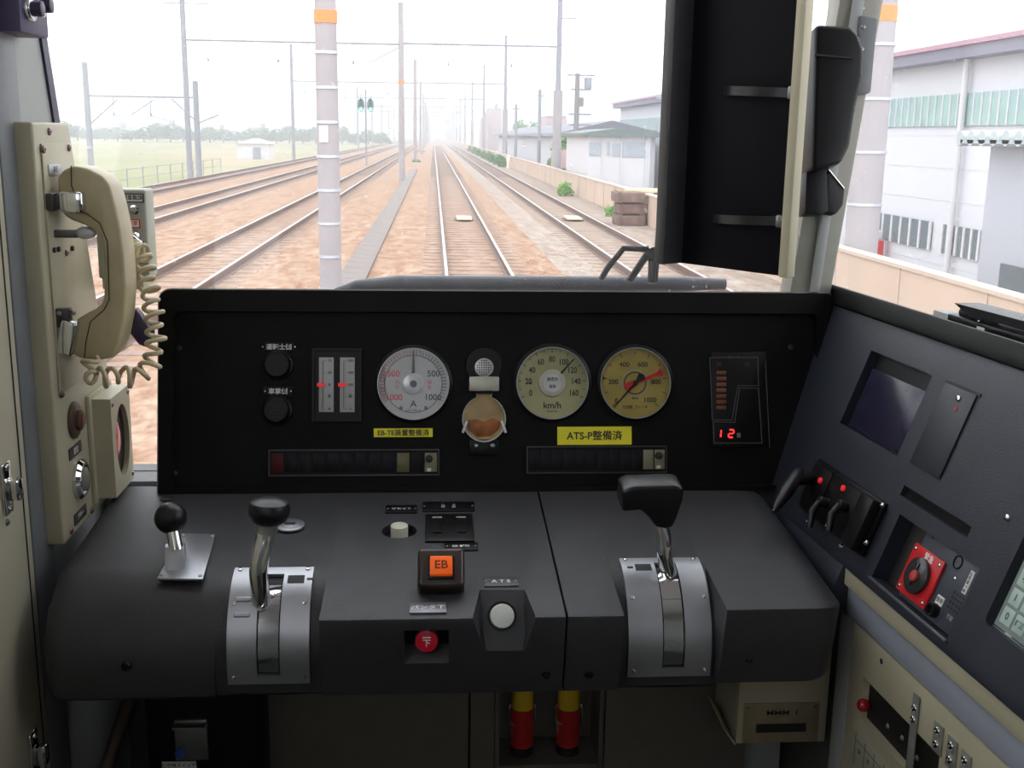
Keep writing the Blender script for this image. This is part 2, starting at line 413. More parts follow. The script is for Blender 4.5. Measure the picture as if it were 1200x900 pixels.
def controller(label, x0, x1, side, cat='controller', A0_=-8):
    th = thing('master_controller', label, cat, F_desk)
    r, fy = .072, 1.032; xm = (x0+x1)/2; sw = .0115
    xm += .0 if side < 0 else .004
    m = MB(); t = .0042
    cyl_arc(m, x0, xm-sw, r, fy, A0_, 104, t, n=24); cyl_arc(m, xm+sw, x1, r, fy, A0_, 104, t, n=24)
    cyl_arc(m, xm-sw, xm+sw, r, fy, A0_, A0_+9, t, n=4); cyl_arc(m, xm-sw, xm+sw, r, fy, 96, 104, t, n=4)
    th.parent = None
    pl_ = m.build('cover_plate', M_alu, th)
    m = MB()
    for a in (A0_+3, 40, 98):
        for x in (x0+.006, x1-.006):
            yy, zz, aa = arcp(a, r, fy, t); m.screw(0, 0, 0, .0026, M=T(x, yy, zz) @ RX(aa))
    m.build('screws', M_chrome, th)
    m = MB(); cyl_arc(m, xm-sw, xm+sw, r, fy, A0_+8, 97, .0008, n=30)
    m.build('slot_well', M_black, th)
    m = MB(); cyl_arc(m, xm-sw+.0014, xm+sw-.0014, r, fy, A0_+20, 94, .0026, n=30)
    for a in (38, 56, 74): cyl_arc(m, xm-sw+.0014, xm+sw-.0014, r, fy, a, a+3, .0036, n=2)
    m.build('slot_band', M_chrome, th)
    # small window and mark
    m = MB(); s = -side
    for (w_, a_, off) in ((.017, A0_+15, .024), (.006, A0_+15, .038)):
        h = 1 if w_ < .01 else 4
        cyl_arc(m, xm+s*off-w_/2, xm+s*off+w_/2, r, fy, a_-h, a_+h, t+.0004, n=3)
    m.build('indicator_window', M_ink, th)
    return th, xm
LX0, LX1 = D(275.5, 670)[0], D(368, 670)[0]
brk, xm = controller('silver curved lever unit with black mushroom knob at the left of the desk', LX0, LX1, -1, A0_=4)
m = MB()
for a in (37, 49): m.box((0, 0, .0005), (.016, .005, .003), .0014, M=T(LX0+.014, arcp(a, .072, 1.032, .004)[0], arcp(a, .072, 1.032, .004)[1]) @ RX(a), seg=3)
m.build('embossed_mark', M_alu, brk)
def smooth(pts, n=6):
    out = []; P = [pts[0]]+list(pts)+[pts[-1]]
    for i in range(1, len(P)-2):
        for k in range(n):
            t = k/n; a, b, c_, d = P[i-1], P[i], P[i+1], P[i+2]
            out.append(.5*((2*b)+(c_-a)*t+(2*a-5*b+4*c_-d)*t*t+(3*b-a-3*c_+d)*t*t*t))
    out.append(P[-2]); return out
path = smooth([P3(306, 708, 1.058), P3(305, 692, 1.052), P3(303, 668, 1.05), P3(307, 645, 1.054), P3(311, 628, 1.058), P3(314, 612, 1.06)])
MB().tube(path, .0093, seg=22).build('arm', M_chrome, brk)
MB().tube(path[:2], [.0112, .0108], seg=22).tube(path[-6:-1], .0108, seg=22).build('collar', M_steel, brk)
kc = P3(315, 599, 1.060)
m = MB(); m.lathe([(0, -.013), (.012, -.0128), (.0175, -.009), (.0208, -.002), (.0211, .003), (.0185, .009), (.011, .0125), (0, .0138)], T(*kc) @ RX(-8) @ RY(4), seg=40)
m.build('mushroom_knob', M_blackg, brk)
RX0, RX1 = D(725, 658)[0]-.002, D(818, 658)[0]-.004
pwr, xm2 = controller('silver curved lever unit with black T-shaped grip at the right of the desk', RX0+.002, RX1+.004, 1, A0_=-5)
path = smooth([P3(788, 688, 1.082), P3(784, 672, 1.078), P3(779, 652, 1.076), P3(778, 632, 1.078), P3(773, 605, 1.084)])
MB().tube(path, .0080, seg=22).build('arm', M_chrome, pwr)
MB().box(path[0]+Vector((.002, 0, -.006)), (.019, .020, .018), .003).build('arm_foot', M_steel, pwr)
G = [(726, 567), (736, 562), (790, 561), (797, 564), (796, 578), (789, 600), (785, 610), (775, 613), (764, 610), (758, 600), (748, 590), (738, 591), (726, 592)]
G3 = [(P3(px, py, 1.09).x, P3(px, py, 1.09).z) for px, py in G]
m = MB()
m.prism(G3, -.019, .019, .0045, M=T(0, P3(760, 590, 1.09).y, 0) @ RX(90) , seg=3)
m.build('grip', M_blackg, pwr)

# ---- small desk items
def nameplate(Fm, pts, txt, size, label, col=M_black, ink=M_white, th=.0014, off=.0, cat='nameplate', name='nameplate', screws=True, sx=1):
    c = [loc(Fm, *p) for p in pts]; cx = sum(p[0] for p in c)/4; cy = sum(p[1] for p in c)/4
    w = abs(c[1][0]-c[0][0]+c[2][0]-c[3][0])/2; h = abs(c[0][1]-c[3][1]+c[1][1]-c[2][1])/2
    t = thing(name, label, cat, Fm @ T(cx, cy, off))
    MB().box((0, 0, th/2), (w, h, th), .0004).build('plate', col, t)
    m = MB()
    lines = txt.split('\n')
    for i, l in enumerate(lines):
        m.text(l, size, 0, (len(lines)/2-.5-i)*size*1.15-size*.04, th+.0002, sx=sx)
    m.build('lettering', ink, t)
    if screws: MB().screw(-w/2+.0025, 0, th, .0012).screw(w/2-.0025, 0, th, .0012).build('screws', M_steel, t)
    return t
nameplate(F_desk, [(452, 593), (489, 593), (489, 602), (452, 602)], 'リセット', .0062, 'black nameplate behind the recessed ivory button', th=.0016)
nameplate(F_desk, [(495, 589), (556, 589), (556, 600), (495, 600)], '入      入\n灯      灯', .0048, 'wide black nameplate above the twin rocker switch', th=.0016)
nameplate(F_desk, [(521, 637), (560, 637), (560, 646), (521, 646)], 'EB 解放', .006, 'black nameplate partly behind the orange button box', th=.0016)
nameplate(F_desk, [(567, 677), (607, 677), (607, 688), (567, 688)], 'A T S', .0085, 'nameplate reading ATS in white above the white button', mat('nameplate_grey', (.05, .05, .055), .4))
nameplate(F_desk, [(480, 708), (523, 708), (523, 720), (480, 720)], 'パンタ下', .0085, 'silver edged nameplate at the desk edge under the orange button box', mat('nameplate_silver', (.18, .18, .2), .35, .5), th=.0022)
a = D(468, 622)
b_ = thing('push_button', 'ivory push button in a round dark recess on the desk', 'button', F_desk @ T(a[0], a[1], 0))
cut = MB(); cut.cyl((a[0], a[1], -.009), .0198, .02, seg=40); CUTS = [cut]
MB().cyl((0, 0, -.0088), .0192, .0006, seg=36).build('recess_floor', M_panel, b_)
MB().cyl((0, 0, -.0085), .0098, .0155, bev=.0012, seg=36).cyl((0, 0, .007), .0074, .0003).build('cap', M_ivory, b_)
c = [D(499, 604), D(554, 604), D(555, 636), D(498, 636)]
cx = sum(p[0] for p in c)/4; cy = sum(p[1] for p in c)/4; w_ = c[1][0]-c[0][0]; h_ = c[0][1]-c[3][1]
ts = thing('rocker_switch', 'twin black rocker switches side by side on the desk', 'switch', F_desk @ T(cx, cy, 0))
MB().box((0, 0, .001), (w_, h_, .003), .0008).build('bezel', M_black, ts)
for s in (-1, 1):
    m = MB(); m.prism([(-.017, 0), (.017, 0), (.017, .0022), (0, .0008), (-.017, .0018)], -.0052, .0052, .0005, M=T(s*w_*.25, 0, .0022) @ RZ(90) @ RX(90))
    m.box((s*w_*.25, h_*.30, .0042), (.011, .003, .0006), m=1)
    m.build('rocker', [M_black, mat('grey_mark', (.3, .3, .3), .5)], ts)
# EB box
ebT = thing('alarm_reset_button', 'square orange lit button marked EB in a raised dark brown box', 'button', F_desk)
c = [D(489, 640), D(546, 640), D(545, 697), D(489, 697)]
eb_c = aY(517, 690, D(517, 700)[1]+.004)
M_eb = F_desk @ T(D(517, 700)[0], D(517, 700)[1]+.006, .018) @ RX(38)
ebT.matrix_world = M_eb
MB().box((0, .012, -.010), (.047, .043, .024), .005, seg=4).build('housing', mat('dark_brown_bakelite', (.030, .020, .015), .28, vary=.15), ebT)
MB().box((0, .0105, .0025), (.027, .026, .003), .001).build('button_frame', M_black, ebT)
MB().box((0, .0105, .0055), (.0225, .0205, .006), .0015).build('button_cap', M_org, ebT)
MB().text('EB', .0125, 0, .0105, .0087, sx=1.05).build('lettering', mat('dark_orange_ink', (.12, .02, .0), .5), ebT)
# ATS white button in a faceted notch
F_front = frame((0, .937, ZD), (1, 0, 0), (0, 0, 1))
nt = thing('notch_button', 'round white push button in a six sided notch in the desk edge', 'button', F_desk)
def lowp(px, py, Y=.992): return tuple(P3(px, py, Y))
def up2(px, py): a = D(px, py); return (a[0], a[1], .002)
v = [up2(562, 690), up2(615, 690), up2(629, 724), lowp(617, 751, .9905), lowp(566, 751, .9905), up2(553, 725)]
fp = lambda x, k_: (x, 1.024-.026*k_, -.003-.046*k_)          # floor of the notch, k 0..1 from top to bottom
xa_, xb2 = v[0][0]+.004, v[1][0]-.004
inn = [fp(xa_, 0), fp(xb2, 0), fp(xb2+.002, .45), fp(xb2-.001, .93), fp(xa_+.001, .93), fp(xa_-.002, .45)]
b = bmesh.new(); [b.verts.new(p) for p in v+inn+[(v[5][0], .986, .002), (v[2][0], .986, .002)]]; bmesh.ops.convex_hull(b, input=b.verts[:])
cut = MB(); cut.add(b); CUTS.append(cut)
m = MB(); sh = Vector((0, -.0006, .0004))
m.faces([tuple(Vector(p)+sh) for p in inn], [(0, 1, 2, 3, 4, 5)]); m.build('notch_floor', mat('notch_charcoal', (.035, .035, .037), .5), nt)
d_ = F_DI.to_3x3() @ ray(588, 722); e_l = F_DI @ EYE; n_f = Vector((0, -.046, .026)).normalized(); p0_ = Vector(fp(0, .5))
pq = e_l+d_*((p0_-e_l).dot(n_f)/d_.dot(n_f)); Mq = T(*pq) @ RX(60.5)
MB().cyl((0, 0, -.002), .0118, .012, bev=.0014, seg=36, M=Mq).build('cap', mat('white_button', (.66, .68, .63), .3, vary=.03), nt)
MB().lathe([(.0122, -.002), (.0145, -.002), (.0145, .0018), (.0122, .0018)], Mq, seg=36).build('collar', M_black, nt)
# red button under the edge
def fr(px, py, Y=.996): p = P3(px, py, Y); return (p.x, p.z)
c0, c1 = fr(473, 737), fr(526, 783)
rb = thing('pantograph_button', 'round red push button in a square recess in the desk front', 'button', F_desk)
cut = MB(); cut.faces([(x, y, z) for x in (c0[0], c1[0]) for y, z in ((.978, c0[1]), (1.014, c0[1]), (1.014, c1[1]+.016), (.978, c1[1]-.012))], [(0, 1, 2, 3), (4, 5, 6, 7), (0, 1, 5, 4), (1, 2, 6, 5), (2, 3, 7, 6), (3, 0, 4, 7)]); CUTS.append(cut)
MB().box(((c0[0]+c1[0])/2, 1.0135, (c0[1]+c1[1])/2+.008), (c1[0]-c0[0]-.001, .001, c0[1]-c1[1]-.017)).build('recess_back', M_black, rb)
pc = fr(500, 752, 1.003)
Mq = T(pc[0], 1.012, pc[1]) @ RX(78)
MB().cyl((0, 0, 0), .0112, .013, bev=.0015, seg=36, M=Mq).build('cap', mat('red_button', (.6, .01, .03), .3), rb)
MB().box((0, .004, .0132), (.008, .0012, .0004), M=Mq).text('下', .008, 0, -.002, .0132, M=Mq).build('lettering', M_white, rb)
def carve(o, cutters):
    c = cutters.build('cutter', [M_black]); c.parent = o
    md = o.modifiers.new('b', 'BOOLEAN'); md.object = c; md.operation = 'DIFFERENCE'; md.solver = 'EXACT'
    bpy.context.view_layer.update(); dg = bpy.context.evaluated_depsgraph_get()
    me = bpy.data.meshes.new_from_object(o.evaluated_get(dg)); o.modifiers.clear(); o.data = me
    bpy.data.objects.remove(c); me.shade_smooth(); me.set_sharp_from_angle(angle=R(35))
for c_ in CUTS: carve(centre, c_)

# ================================================================ INSTRUMENT PANEL
def Q(px, py, off=0): return loc(F_panel, px, py, off)
panel = thing('instrument_panel', 'wide black instrument panel standing at the back of the desk', 'instrument panel', F_panel)
xl, xr = -.331-PB.x, .502-PB.x; ht = Q(600, 343)[1]
def rrect(x0, y0, x1, y1, rtl, rtr=None, rb=.002, n=5):
    rtr = rtl if rtr is None else rtr; P = []
    for (cx, cy, r_, a0) in ((x1-rtr, y1-rtr, rtr, 0), (x0+rtl, y1-rtl, rtl, 90), (x0+rb, y0+rb, rb, 180), (x1-rb, y0+rb, rb, 270)):
        for i in range(n+1): a = R(a0+90*i/n); P.append((cx+r_*math.cos(a), cy+r_*math.sin(a)))
    return P
ht += .0015
O = rrect(xl, .0005, xr, ht, .014, .006); I = rrect(xl+.017, .006, xr-.02, ht-.026, .010, .006)
m = MB(); m.ringp(O, I, -.05, 0); m.build('surround', M_panel, panel)
O2 = [(x*1.0, y) for x, y in O]
m = MB(); m.prism(I, -.03, -.012); m.build('face_plate', M_panel, panel)
O3 = rrect(xl-.0015, .0005, xr, ht+.0018, .0155, .006)
m = MB(); m.ringp(O3, O, -.052, -.001); m.build('edge_trim', mat('edge_trim_grey', (.25, .26, .25), .35, .3), panel)
m = MB()
for px, py in ((210, 408), (205, 555), (926, 407)): a = Q(px, py, -.012); m.screw(a[0], a[1], -.012, .0035)
m.build('screws', mat('dark_screw', (.06, .055, .05), .4, .6), panel)
FZ = -.0118
F_face = F_panel @ T(0, 0, FZ)
def K(px, py): return loc(F_face, px, py)
def gauge(name, label, px, py, rpx, dial, cat='gauge'):
    a = K(px, py); e = K(px+rpx, py); r = e[0]-a[0]
    t = thing(name, label, cat, F_face @ T(a[0], a[1], 0))
    MB().lathe([(r*.99, -.001), (r*1.10, -.001), (r*1.09, .004), (r*1.02, .006), (r*.99, .005)], seg=56).build('bezel', M_black, t)
    MB().cyl((0, 0, 0), r*1.0, .0012, seg=56).build('dial', dial, t)
    MB().lathe([(r*.975, .0054), (r*1.0, .0054), (r*1.0, .0064), (r*.975, .0064)], seg=56).build('bright_ring', M_steel, t)
    return t, r
def ticks(m, r, a0, a1, n, ln, w, z=.0015, mi=0, ro=.93):
    for i in range(n+1):
        a = R(a0+(a1-a0)*i/n); Mx = T(math.cos(a)*(r*ro-ln/2), math.sin(a)*(r*ro-ln/2), z) @ RZ(math.degrees(a))
        m.box((0, 0, 0), (ln, w, .0003), m=mi, M=Mx)
def needle(m, r0, r1, w0, w1, ang, z, mi=0):
    m.prism([(r0, -w0), (r1, -w1), (r1, w1), (r0, w0)], z, z+.0008, m=mi, M=RZ(ang))
def glass(t, r): MB().cyl((0, 0, .0052), r*.985, .0004, seg=40).build('cover_glass', M_clear, t)
# ammeter
t, r = gauge('ammeter', 'white round ammeter dial marked A with red left half scale', 484.5, 450, 42, M_dialw)
m = MB(); ticks(m, r, 90, 212, 20, r*.13, .0008, mi=1); ticks(m, r, -30, 90, 20, r*.13, .0008, mi=0)
m.lathe([(r*.79, .0014), (r*.81, .0014), (r*.81, .0016), (r*.79, .0016)], seg=48)
for s, x, y, mi in (('500', -.56, .28, 1), ('1000', -.54, -.38, 1), ('500', .56, .28, 0), ('1000', .54, -.38, 0)): m.text(s, r*.24, r*x, r*y, .0015, mi)
for s, x, y, mi in (('力', -.45, .04, 1), ('行', -.45, -.1, 1), ('回', .45, .04, 1), ('生', .45, -.1, 1)): m.text(s, r*.12, r*x, r*y, .0015, mi)
m.text('A', r*.26, 0, -r*.56, .0015); m.text('DC 1000 A', r*.09, 0, -r*.74, .0015)
for s in (-1, 1): m.cyl((s*r*.35, -r*.67, .0012), r*.05, .001, mi if False else 0)
m.build('scale', [M_ink, M_redink], t)
MB().cyl((0, 0, .0012), r*.30, .0022, bev=.001).build('hub', mat('hub_silver', (.5, .5, .52), .3, .6), t)
m = MB(); needle(m, r*.3, r*.93, r*.045, r*.02, 90, .0026); m.cyl((0, 0, .003), r*.1, .001); m.build('needle', M_ink, t); glass(t, r)
# speedometer
t, r = gauge('speedometer', 'yellowed round speedometer dial marked km/h', 647, 449, 42, M_dialy)
m = MB(); A0, A1 = 205, -25
for i in range(17):
    a = R(A0+(A1-A0)*i/16); big = i % 2 == 0
    m.box((0, 0, 0), (r*.10 if big else r*.06, .0008, .0003), M=T(math.cos(a)*r*.90, math.sin(a)*r*.90, .0015) @ RZ(math.degrees(a)))
for i in range(9):
    a = R(A0+(A1-A0)*i/8); m.text(str(i*20), r*.23, r*.66*math.cos(a), r*.66*math.sin(a)+r*.0, .0015, sx=.8)
m.text('km/h', r*.25, 0, -r*.62, .0015); m.text('DIGITAL', r*.08, 0, -r*.78, .0015)
m.build('scale', [M_ink], t)
MB().cyl((0, 0, .0012), r*.38, .003, bev=.0015, seg=40).build('hub', mat('hub_cream', (.42, .41, .33), .4), t)
m = MB(); m.cyl((0, 0, .0042), r*.25, .0006, m=0); m.text('速度計', r*.11, 0, r*.10, .0049, 1); m.text('国鉄', r*.1, 0, -r*.1, .0049, 1)
m.build('maker_disc', [mat('maker_disc_white', (.5, .5, .5), .4), M_ink], t)
m = MB(); needle(m, r*.36, r*.88, r*.03, r*.015, 48, .0032); m.build('needle', M_ink, t); glass(t, r)
# pressure gauge
t, r = gauge('pressure_gauge', 'amber round air pressure gauge with red and black needles', 744, 449, 41, M_dialo)
m = MB(); 
for i in range(11):
    a = R(225-270*i/10); m.box((0, 0, 0), (r*.13 if i % 2 == 0 else r*.09, .0008, .0003), M=T(math.cos(a)*r*.86, math.sin(a)*r*.86, .0015) @ RZ(math.degrees(a)))
for s, x, y in (('0', -.53, -.5), ('200', -.62, .03), ('400', -.3, .52), ('600', .22, .52), ('800', .6, .03), ('1000', .42, -.48)): m.text(s, r*.19, r*x, r*y, .0015)
m.text('kPa', r*.12, 0, -r*.42, .0015); m.text('元空気 ブレーキ', r*.1, 0, -r*.68, .0015)
m.lathe([(r*.29, .0014), (r*.32, .0014), (r*.32, .0016), (r*.29, .0016)], seg=40); m.lathe([(r*.36, .0014), (r*.39, .0014), (r*.39, .0016), (r*.36, .0016)], seg=40, m=1)
m.build('scale', [M_ink, mat('grey_print', (.3, .3, .27), .5)], t)
m = MB(); needle(m, 0, r*.85, r*.045, r*.05, 22, .0022); needle(m, 0, r*.3, r*.1, r*.12, 205, .0022); m.prism([(r*.7, -r*.05), (r*.82, -r*.13), (r*.82, r*.13), (r*.7, r*.05)], .0022, .003, M=RZ(22)); m.build('red_needle', M_red, t)['label'] = 'red needle'
m = MB(); needle(m, 0, r*.92, r*.03, r*.012, 228, .0034); m.prism([(0, -.001), (r*.28, -r*.12), (r*.34, 0), (r*.28, r*.12), (0, .001)], .0034, .0042, M=RZ(45)); m.cyl((0, 0, .0034), r*.07, .0018); m.build('black_needle', M_ink, t); glass(t, r)
# twin edgewise meters
c0 = K(369, 411); c1 = K(421, 491); cx, cy = (c0[0]+c1[0])/2, (c0[1]+c1[1])/2; w_, h_ = c1[0]-c0[0], c0[1]-c1[1]
t = thing('edgewise_meter', 'pair of narrow upright white meters in one black frame', 'meter', F_face @ T(cx, cy, 0))
m = MB(); m.ringp([(-w_/2-.003, -h_/2-.003), (w_/2+.003, -h_/2-.003), (w_/2+.003, h_/2+.003), (-w_/2-.003, h_/2+.003)], [(-w_/2, -h_/2), (w_/2, -h_/2), (w_/2, h_/2), (-w_/2, h_/2)], -.001, .006)
m.box((0, 0, .001), (w_, h_, .002)); m.build('frame', M_black, t)
for s, vals in ((-1, ('120', '100', '80', '60', '40')), (1, ('2000', '1500', '1000', '500', '0'))):
    x = s*w_*.235; ww = w_*.33; hh = h_*.80
    MB().box((x, 0, .003), (ww, hh, .003), .0005).build('scale_plate', M_dialw, t)
    m = MB()
    for i in range(21): m.box((x-ww*.18-(0 if i % 5 else -.001), -hh*.44+hh*.88*i/20, .0047), (.002 if i % 5 else .004, .0004, .0003))
    m.box((x-ww*.25, 0, .0047), (.0004, hh*.88, .0003))
    for i, vv in enumerate(vals): m.text(vv, .0042, x+ww*.22, hh*.44-hh*.88*i/4, .0047, sx=.8)
    m.text('V', .006, x+ww*.2, -hh*.2, .0047)
    m.build('scale', M_ink, t)
    m = MB(); m.prism([(x-ww*.5-.002, -.0022), (x-ww*.5+.004, -.0022), (x+.001, 0), (x-ww*.5+.004, .0022), (x-ww*.5-.002, .0022)], .005, .006); m.build('pointer', M_redpt, t)['label'] = 'red pointer'
# two knobs with plates
for (px, py, txt, py2, lab) in ((326, 428, '・運転士側・', 407, 'round black knob under the upper plate at the panel left'), (325, 481, '・車掌側・', 459, 'round black knob under the lower plate at the panel left')):
    a = K(px, py); b_ = K(px+1, py2)
    t = thing('round_knob', lab, 'knob', F_face @ T(a[0], a[1], 0))
    MB().lathe([(.0, .0005), (.019, .0005), (.0185, .005), (.0165, .006), (.0155, .014), (.0135, .016), (0, .016)], seg=32).build('cap', M_black, t)
    m = MB(); m.lathe([(.0128, .0157), (.0138, .0163), (.0128, .0163)], seg=32)
    if py > 460:
        m = MB()
        for k_ in range(5): m.box((0, -.008+.004*k_, .0163), (.018, .0012, .0008))
    m.build('cap_relief', M_rubber, t)
    MB().box((b_[0]-a[0], b_[1]-a[1], .0008), (.036, .013, .0016), .0004).build('name_plate', M_black, t)
    MB().text(txt, .0078, b_[0]-a[0], b_[1]-a[1], .0018).build('lettering', M_white, t)
# watch holder
a = K(567, 490); t = thing('pocket_watch_holder', 'silver rimmed round watch holder with an amber worn back', 'watch holder', F_face @ T(a[0], a[1], 0))
sp = K(568, 490)[0]-K(567, 490)[0]
n_ = 26
ol = [(.0, .0)]
cup = []
for i in range(n_+1):
    an = R(110+320*i/n_); cup.append((25.5*sp*math.cos(an), -1*sp+27*sp*math.sin(an)))
neck = [(10*sp, 44*sp), (-10*sp, 44*sp)]
outl = cup+neck
innr = [(x*.90, y*.92+.001) for x, y in outl]
MB().ringp(outl, [(x*.955, y*.96+.0005) for x, y in outl], 0, .009).build('rim', M_steel, t)
MB().prism([(x*.96, y*.97) for x, y in outl], 0, .003).build('back_plate', mat('worn_amber_back', (.40, .28, .13), .5, .2, vary=.3, vs=35), t)
MB().prism([(-20*sp, -2*sp), (-9*sp, -1*sp), (0, -4*sp), (10*sp, 0), (20*sp, -3*sp), (17*sp, -13*sp), (8*sp, -21*sp), (-8*sp, -22*sp), (-17*sp, -14*sp)], .003, .0042, .0004).build('worn_patch', mat('rust_brown_patch', (.30, .10, .03), .45, .2, vary=.35, vs=90), t)
for s in (-1, 1): MB().box((0, 0, .010), (.003, .016, .010), .001, M=T(s*22.5*sp, -10*sp, 0) @ RZ(s*20)).build('clip', mat('white_clip', (.6, .6, .58), .4), t)
MB().box((0, 40*sp, .009), (35*sp, 17*sp, .004), .0015).box((0, 32*sp, .009), (20*sp, 7*sp, .003), .001, m=1).build('clasp', [mat('worn_nickel', (.42, .41, .34), .4, .4), M_black], t)
MB().box((0, -34*sp, .002), (34*sp, 18*sp, .004), .001).screw(-9*sp, -32*sp, .004, .003, 1).screw(10*sp, -32*sp, .004, .003, 1).build('lower_bracket', [M_black, M_steel], t)
a = K(567, 431)
t = thing('buzzer', 'small round perforated silver buzzer above the watch holder', 'buzzer', F_face @ T(a[0], a[1], 0))
m = MB(); m.lathe([(0, 0), (22*sp, 0), (21*sp, .004), (0, .0045)], T(0, .003, 0), seg=40); m.build('base', M_black, t)
m = MB(); m.cyl((0, 0, .004), 11*sp, .004, bev=.001, seg=32)
for i in range(-3, 4):
    for j in range(-3, 4):
        if i*i+j*j < 11: m.cyl((i*2.7*sp, j*2.7*sp, .008), .9*sp, .0002, m=1, seg=8)
m.build('grille', [mat('grille_nickel', (.5, .5, .48), .35, .6), M_ink], t)
# lamp strips
def strip(x0, y0, x1, y1, label, cells, screwx):
    c0 = K(x0, y0); c1 = K(x1, y1); cx, cy = (c0[0]+c1[0])/2, (c0[1]+c1[1])/2; w_, h_ = c1[0]-c0[0], c0[1]-c1[1]
    t = thing('indicator_strip', label, 'indicator lamp strip', F_face @ T(cx, cy, 0))
    m = MB(); m.ringp([(-w_/2, -h_/2), (w_/2, -h_/2), (w_/2, h_/2), (-w_/2, h_/2)], [(-w_/2+.0015, -h_/2+.0015), (w_/2-.0015, -h_/2+.0015), (w_/2-.0015, h_/2-.0015), (-w_/2+.0015, h_/2-.0015)], 0, .004); m.build('frame', mat('strip_frame', (.035, .035, .03), .4), t)
    MB().box((0, 0, .0012), (w_-.003, h_-.003, .0024)).build('backing', mat('smoked_lens', (.012, .011, .013), .4, spec=.1), t)
    n = 12; cw = (w_-.004)/n
    for i in range(n):
        mm = {0: mat('cell_dark_red', (.06, .006, .010), .4, spec=.15), 1: mat('cell_smoke', (.012, .010, .014), .4, spec=.12), 2: mat('cell_olive', (.12, .11, .04), .4), 3: mat('cell_tan', (.20, .18, .11), .4)}[cells[i]]
        MB().box((-w_/2+.002+cw*(i+.5), 0, .0027), (cw*.88, h_*.72, .001), .0003).build('lens', mm, t)
    x = w_/2-cw*.75
    MB().cyl((x, h_*.14, .003), .0045, .006, bev=.001).box((x, -h_*.28, .0034), (.005, .004, .002), m=1).build('lamp_test_key', [M_ink, M_ivory], t)
strip(315, 527, 515, 557, 'long dark indicator strip at the left with an olive end cell', [0, 1, 1, 1, 1, 1, 1, 1, 1, 2, 1, 3], 0)
strip(617, 523, 781, 554, 'long dark indicator strip under the yellow ATS-P sticker', [1, 1, 1, 1, 1, 1, 1, 1, 1, 1, 3, 3], 0)
# yellow stickers
for x0, y0, x1, y1, s, lab, sz in ((438, 502, 507, 512, 'EB-TE装置整備済', 'small yellow sticker below the white ammeter', .0085), (653, 500, 740, 521, 'ATS-P整備済', 'large yellow sticker below the yellowed speedometer', .0125)):
    c0 = K(x0, y0); c1 = K(x1, y1); cx, cy = (c0[0]+c1[0])/2, (c0[1]+c1[1])/2; w_, h_ = c1[0]-c0[0], c0[1]-c1[1]
    o = MB().box((0, 0, .0006), (w_, h_, .0009)).text(s, sz, 0, -.0006, .0013, 1).build('sticker', [M_yel, M_ink], None, F_face @ T(cx, cy, 0)); tag(o, lab, 'sticker')
# digital display
c0 = K(833, 412); c1 = K(898, 524); cx, cy = (c0[0]+c1[0])/2, (c0[1]+c1[1])/2; w_, h_ = c1[0]-c0[0], c0[1]-c1[1]
t = thing('digital_display', 'upright black display glowing with a red number 12', 'display', F_face @ T(cx, cy, 0))
MB().box((0, 0, .001), (w_, h_, .004), .001).build('housing', M_black, t)
m = MB(); z = .0032
def k2(px, py): a = K(px, py); return (a[0]-cx, a[1]-cy)
def line(m, pts, wd=.0008, z=z):
    for p, q_ in zip(pts, pts[1:]):
        a = Vector(k2(*p)); b = Vector(k2(*q_)); d = b-a; mid = (a+b)/2
        m.box((0, 0, 0), (d.length+wd, wd, .0003), M=T(mid.x, mid.y, z) @ RZ(math.degrees(math.atan2(d.y, d.x))))
line(m, [(831, 419), (887, 419), (888, 452), (864, 452), (857, 492), (834, 492), (831, 419)])
line(m, [(888, 455), (866, 455), (860, 495), (835, 494), (836, 519), (892, 519), (888, 455)]); line(m, [(896, 421), (901, 524)])
m.text('ブレーキ', .004, *k2(859, 419), z+.0002)
m.build('outline', mat('grey_line', (.10, .10, .10), .5), t)
for i in range(7):
    a = k2(844.5, 437+i*6.8); MB().box((a[0], a[1], z), (.0125, .0046, .0006), .0002).build('bar', mat('bar_dim_orange', (.16, .045, .015), .5), t)
m = MB()
for px, py in ((842, 427), (874, 427)): m.text('B0' if px < 860 else 'EB', .006, *k2(px, py), z)
m.build('dim_lettering', mat('bar_dim_red', (.10, .015, .01), .5), t)
m = MB()
def seg7(m, cx, cy, segs, h=.0095, w=.0062):
    S_ = {'a': (0, h/2, 0), 'd': (0, -h/2, 0), 'g': (0, 0, 0), 'b': (w/2, h/4, 1), 'c': (w/2, -h/4, 1), 'f': (-w/2, h/4, 1), 'e': (-w/2, -h/4, 1)}
    for s_ in segs:
        x, y, v_ = S_[s_]; m.box((cx+x+y*.1, cy+y, z+.0002), (.0017, h*.42, .0004) if v_ else (w*.8, .0017, .0004))
a = k2(844, 508); seg7(m, a[0]-.003, a[1], 'bc'); a = k2(856, 508); seg7(m, a[0], a[1], 'abged')
m.build('number', M_led, t)['label'] = 'red lit number 12'
a = k2(865, 510); MB().box((a[0], a[1], z), (.005, .006, .0005)).build('unit_mark', mat('unit_mark', (.12, .12, .12), .5), t)
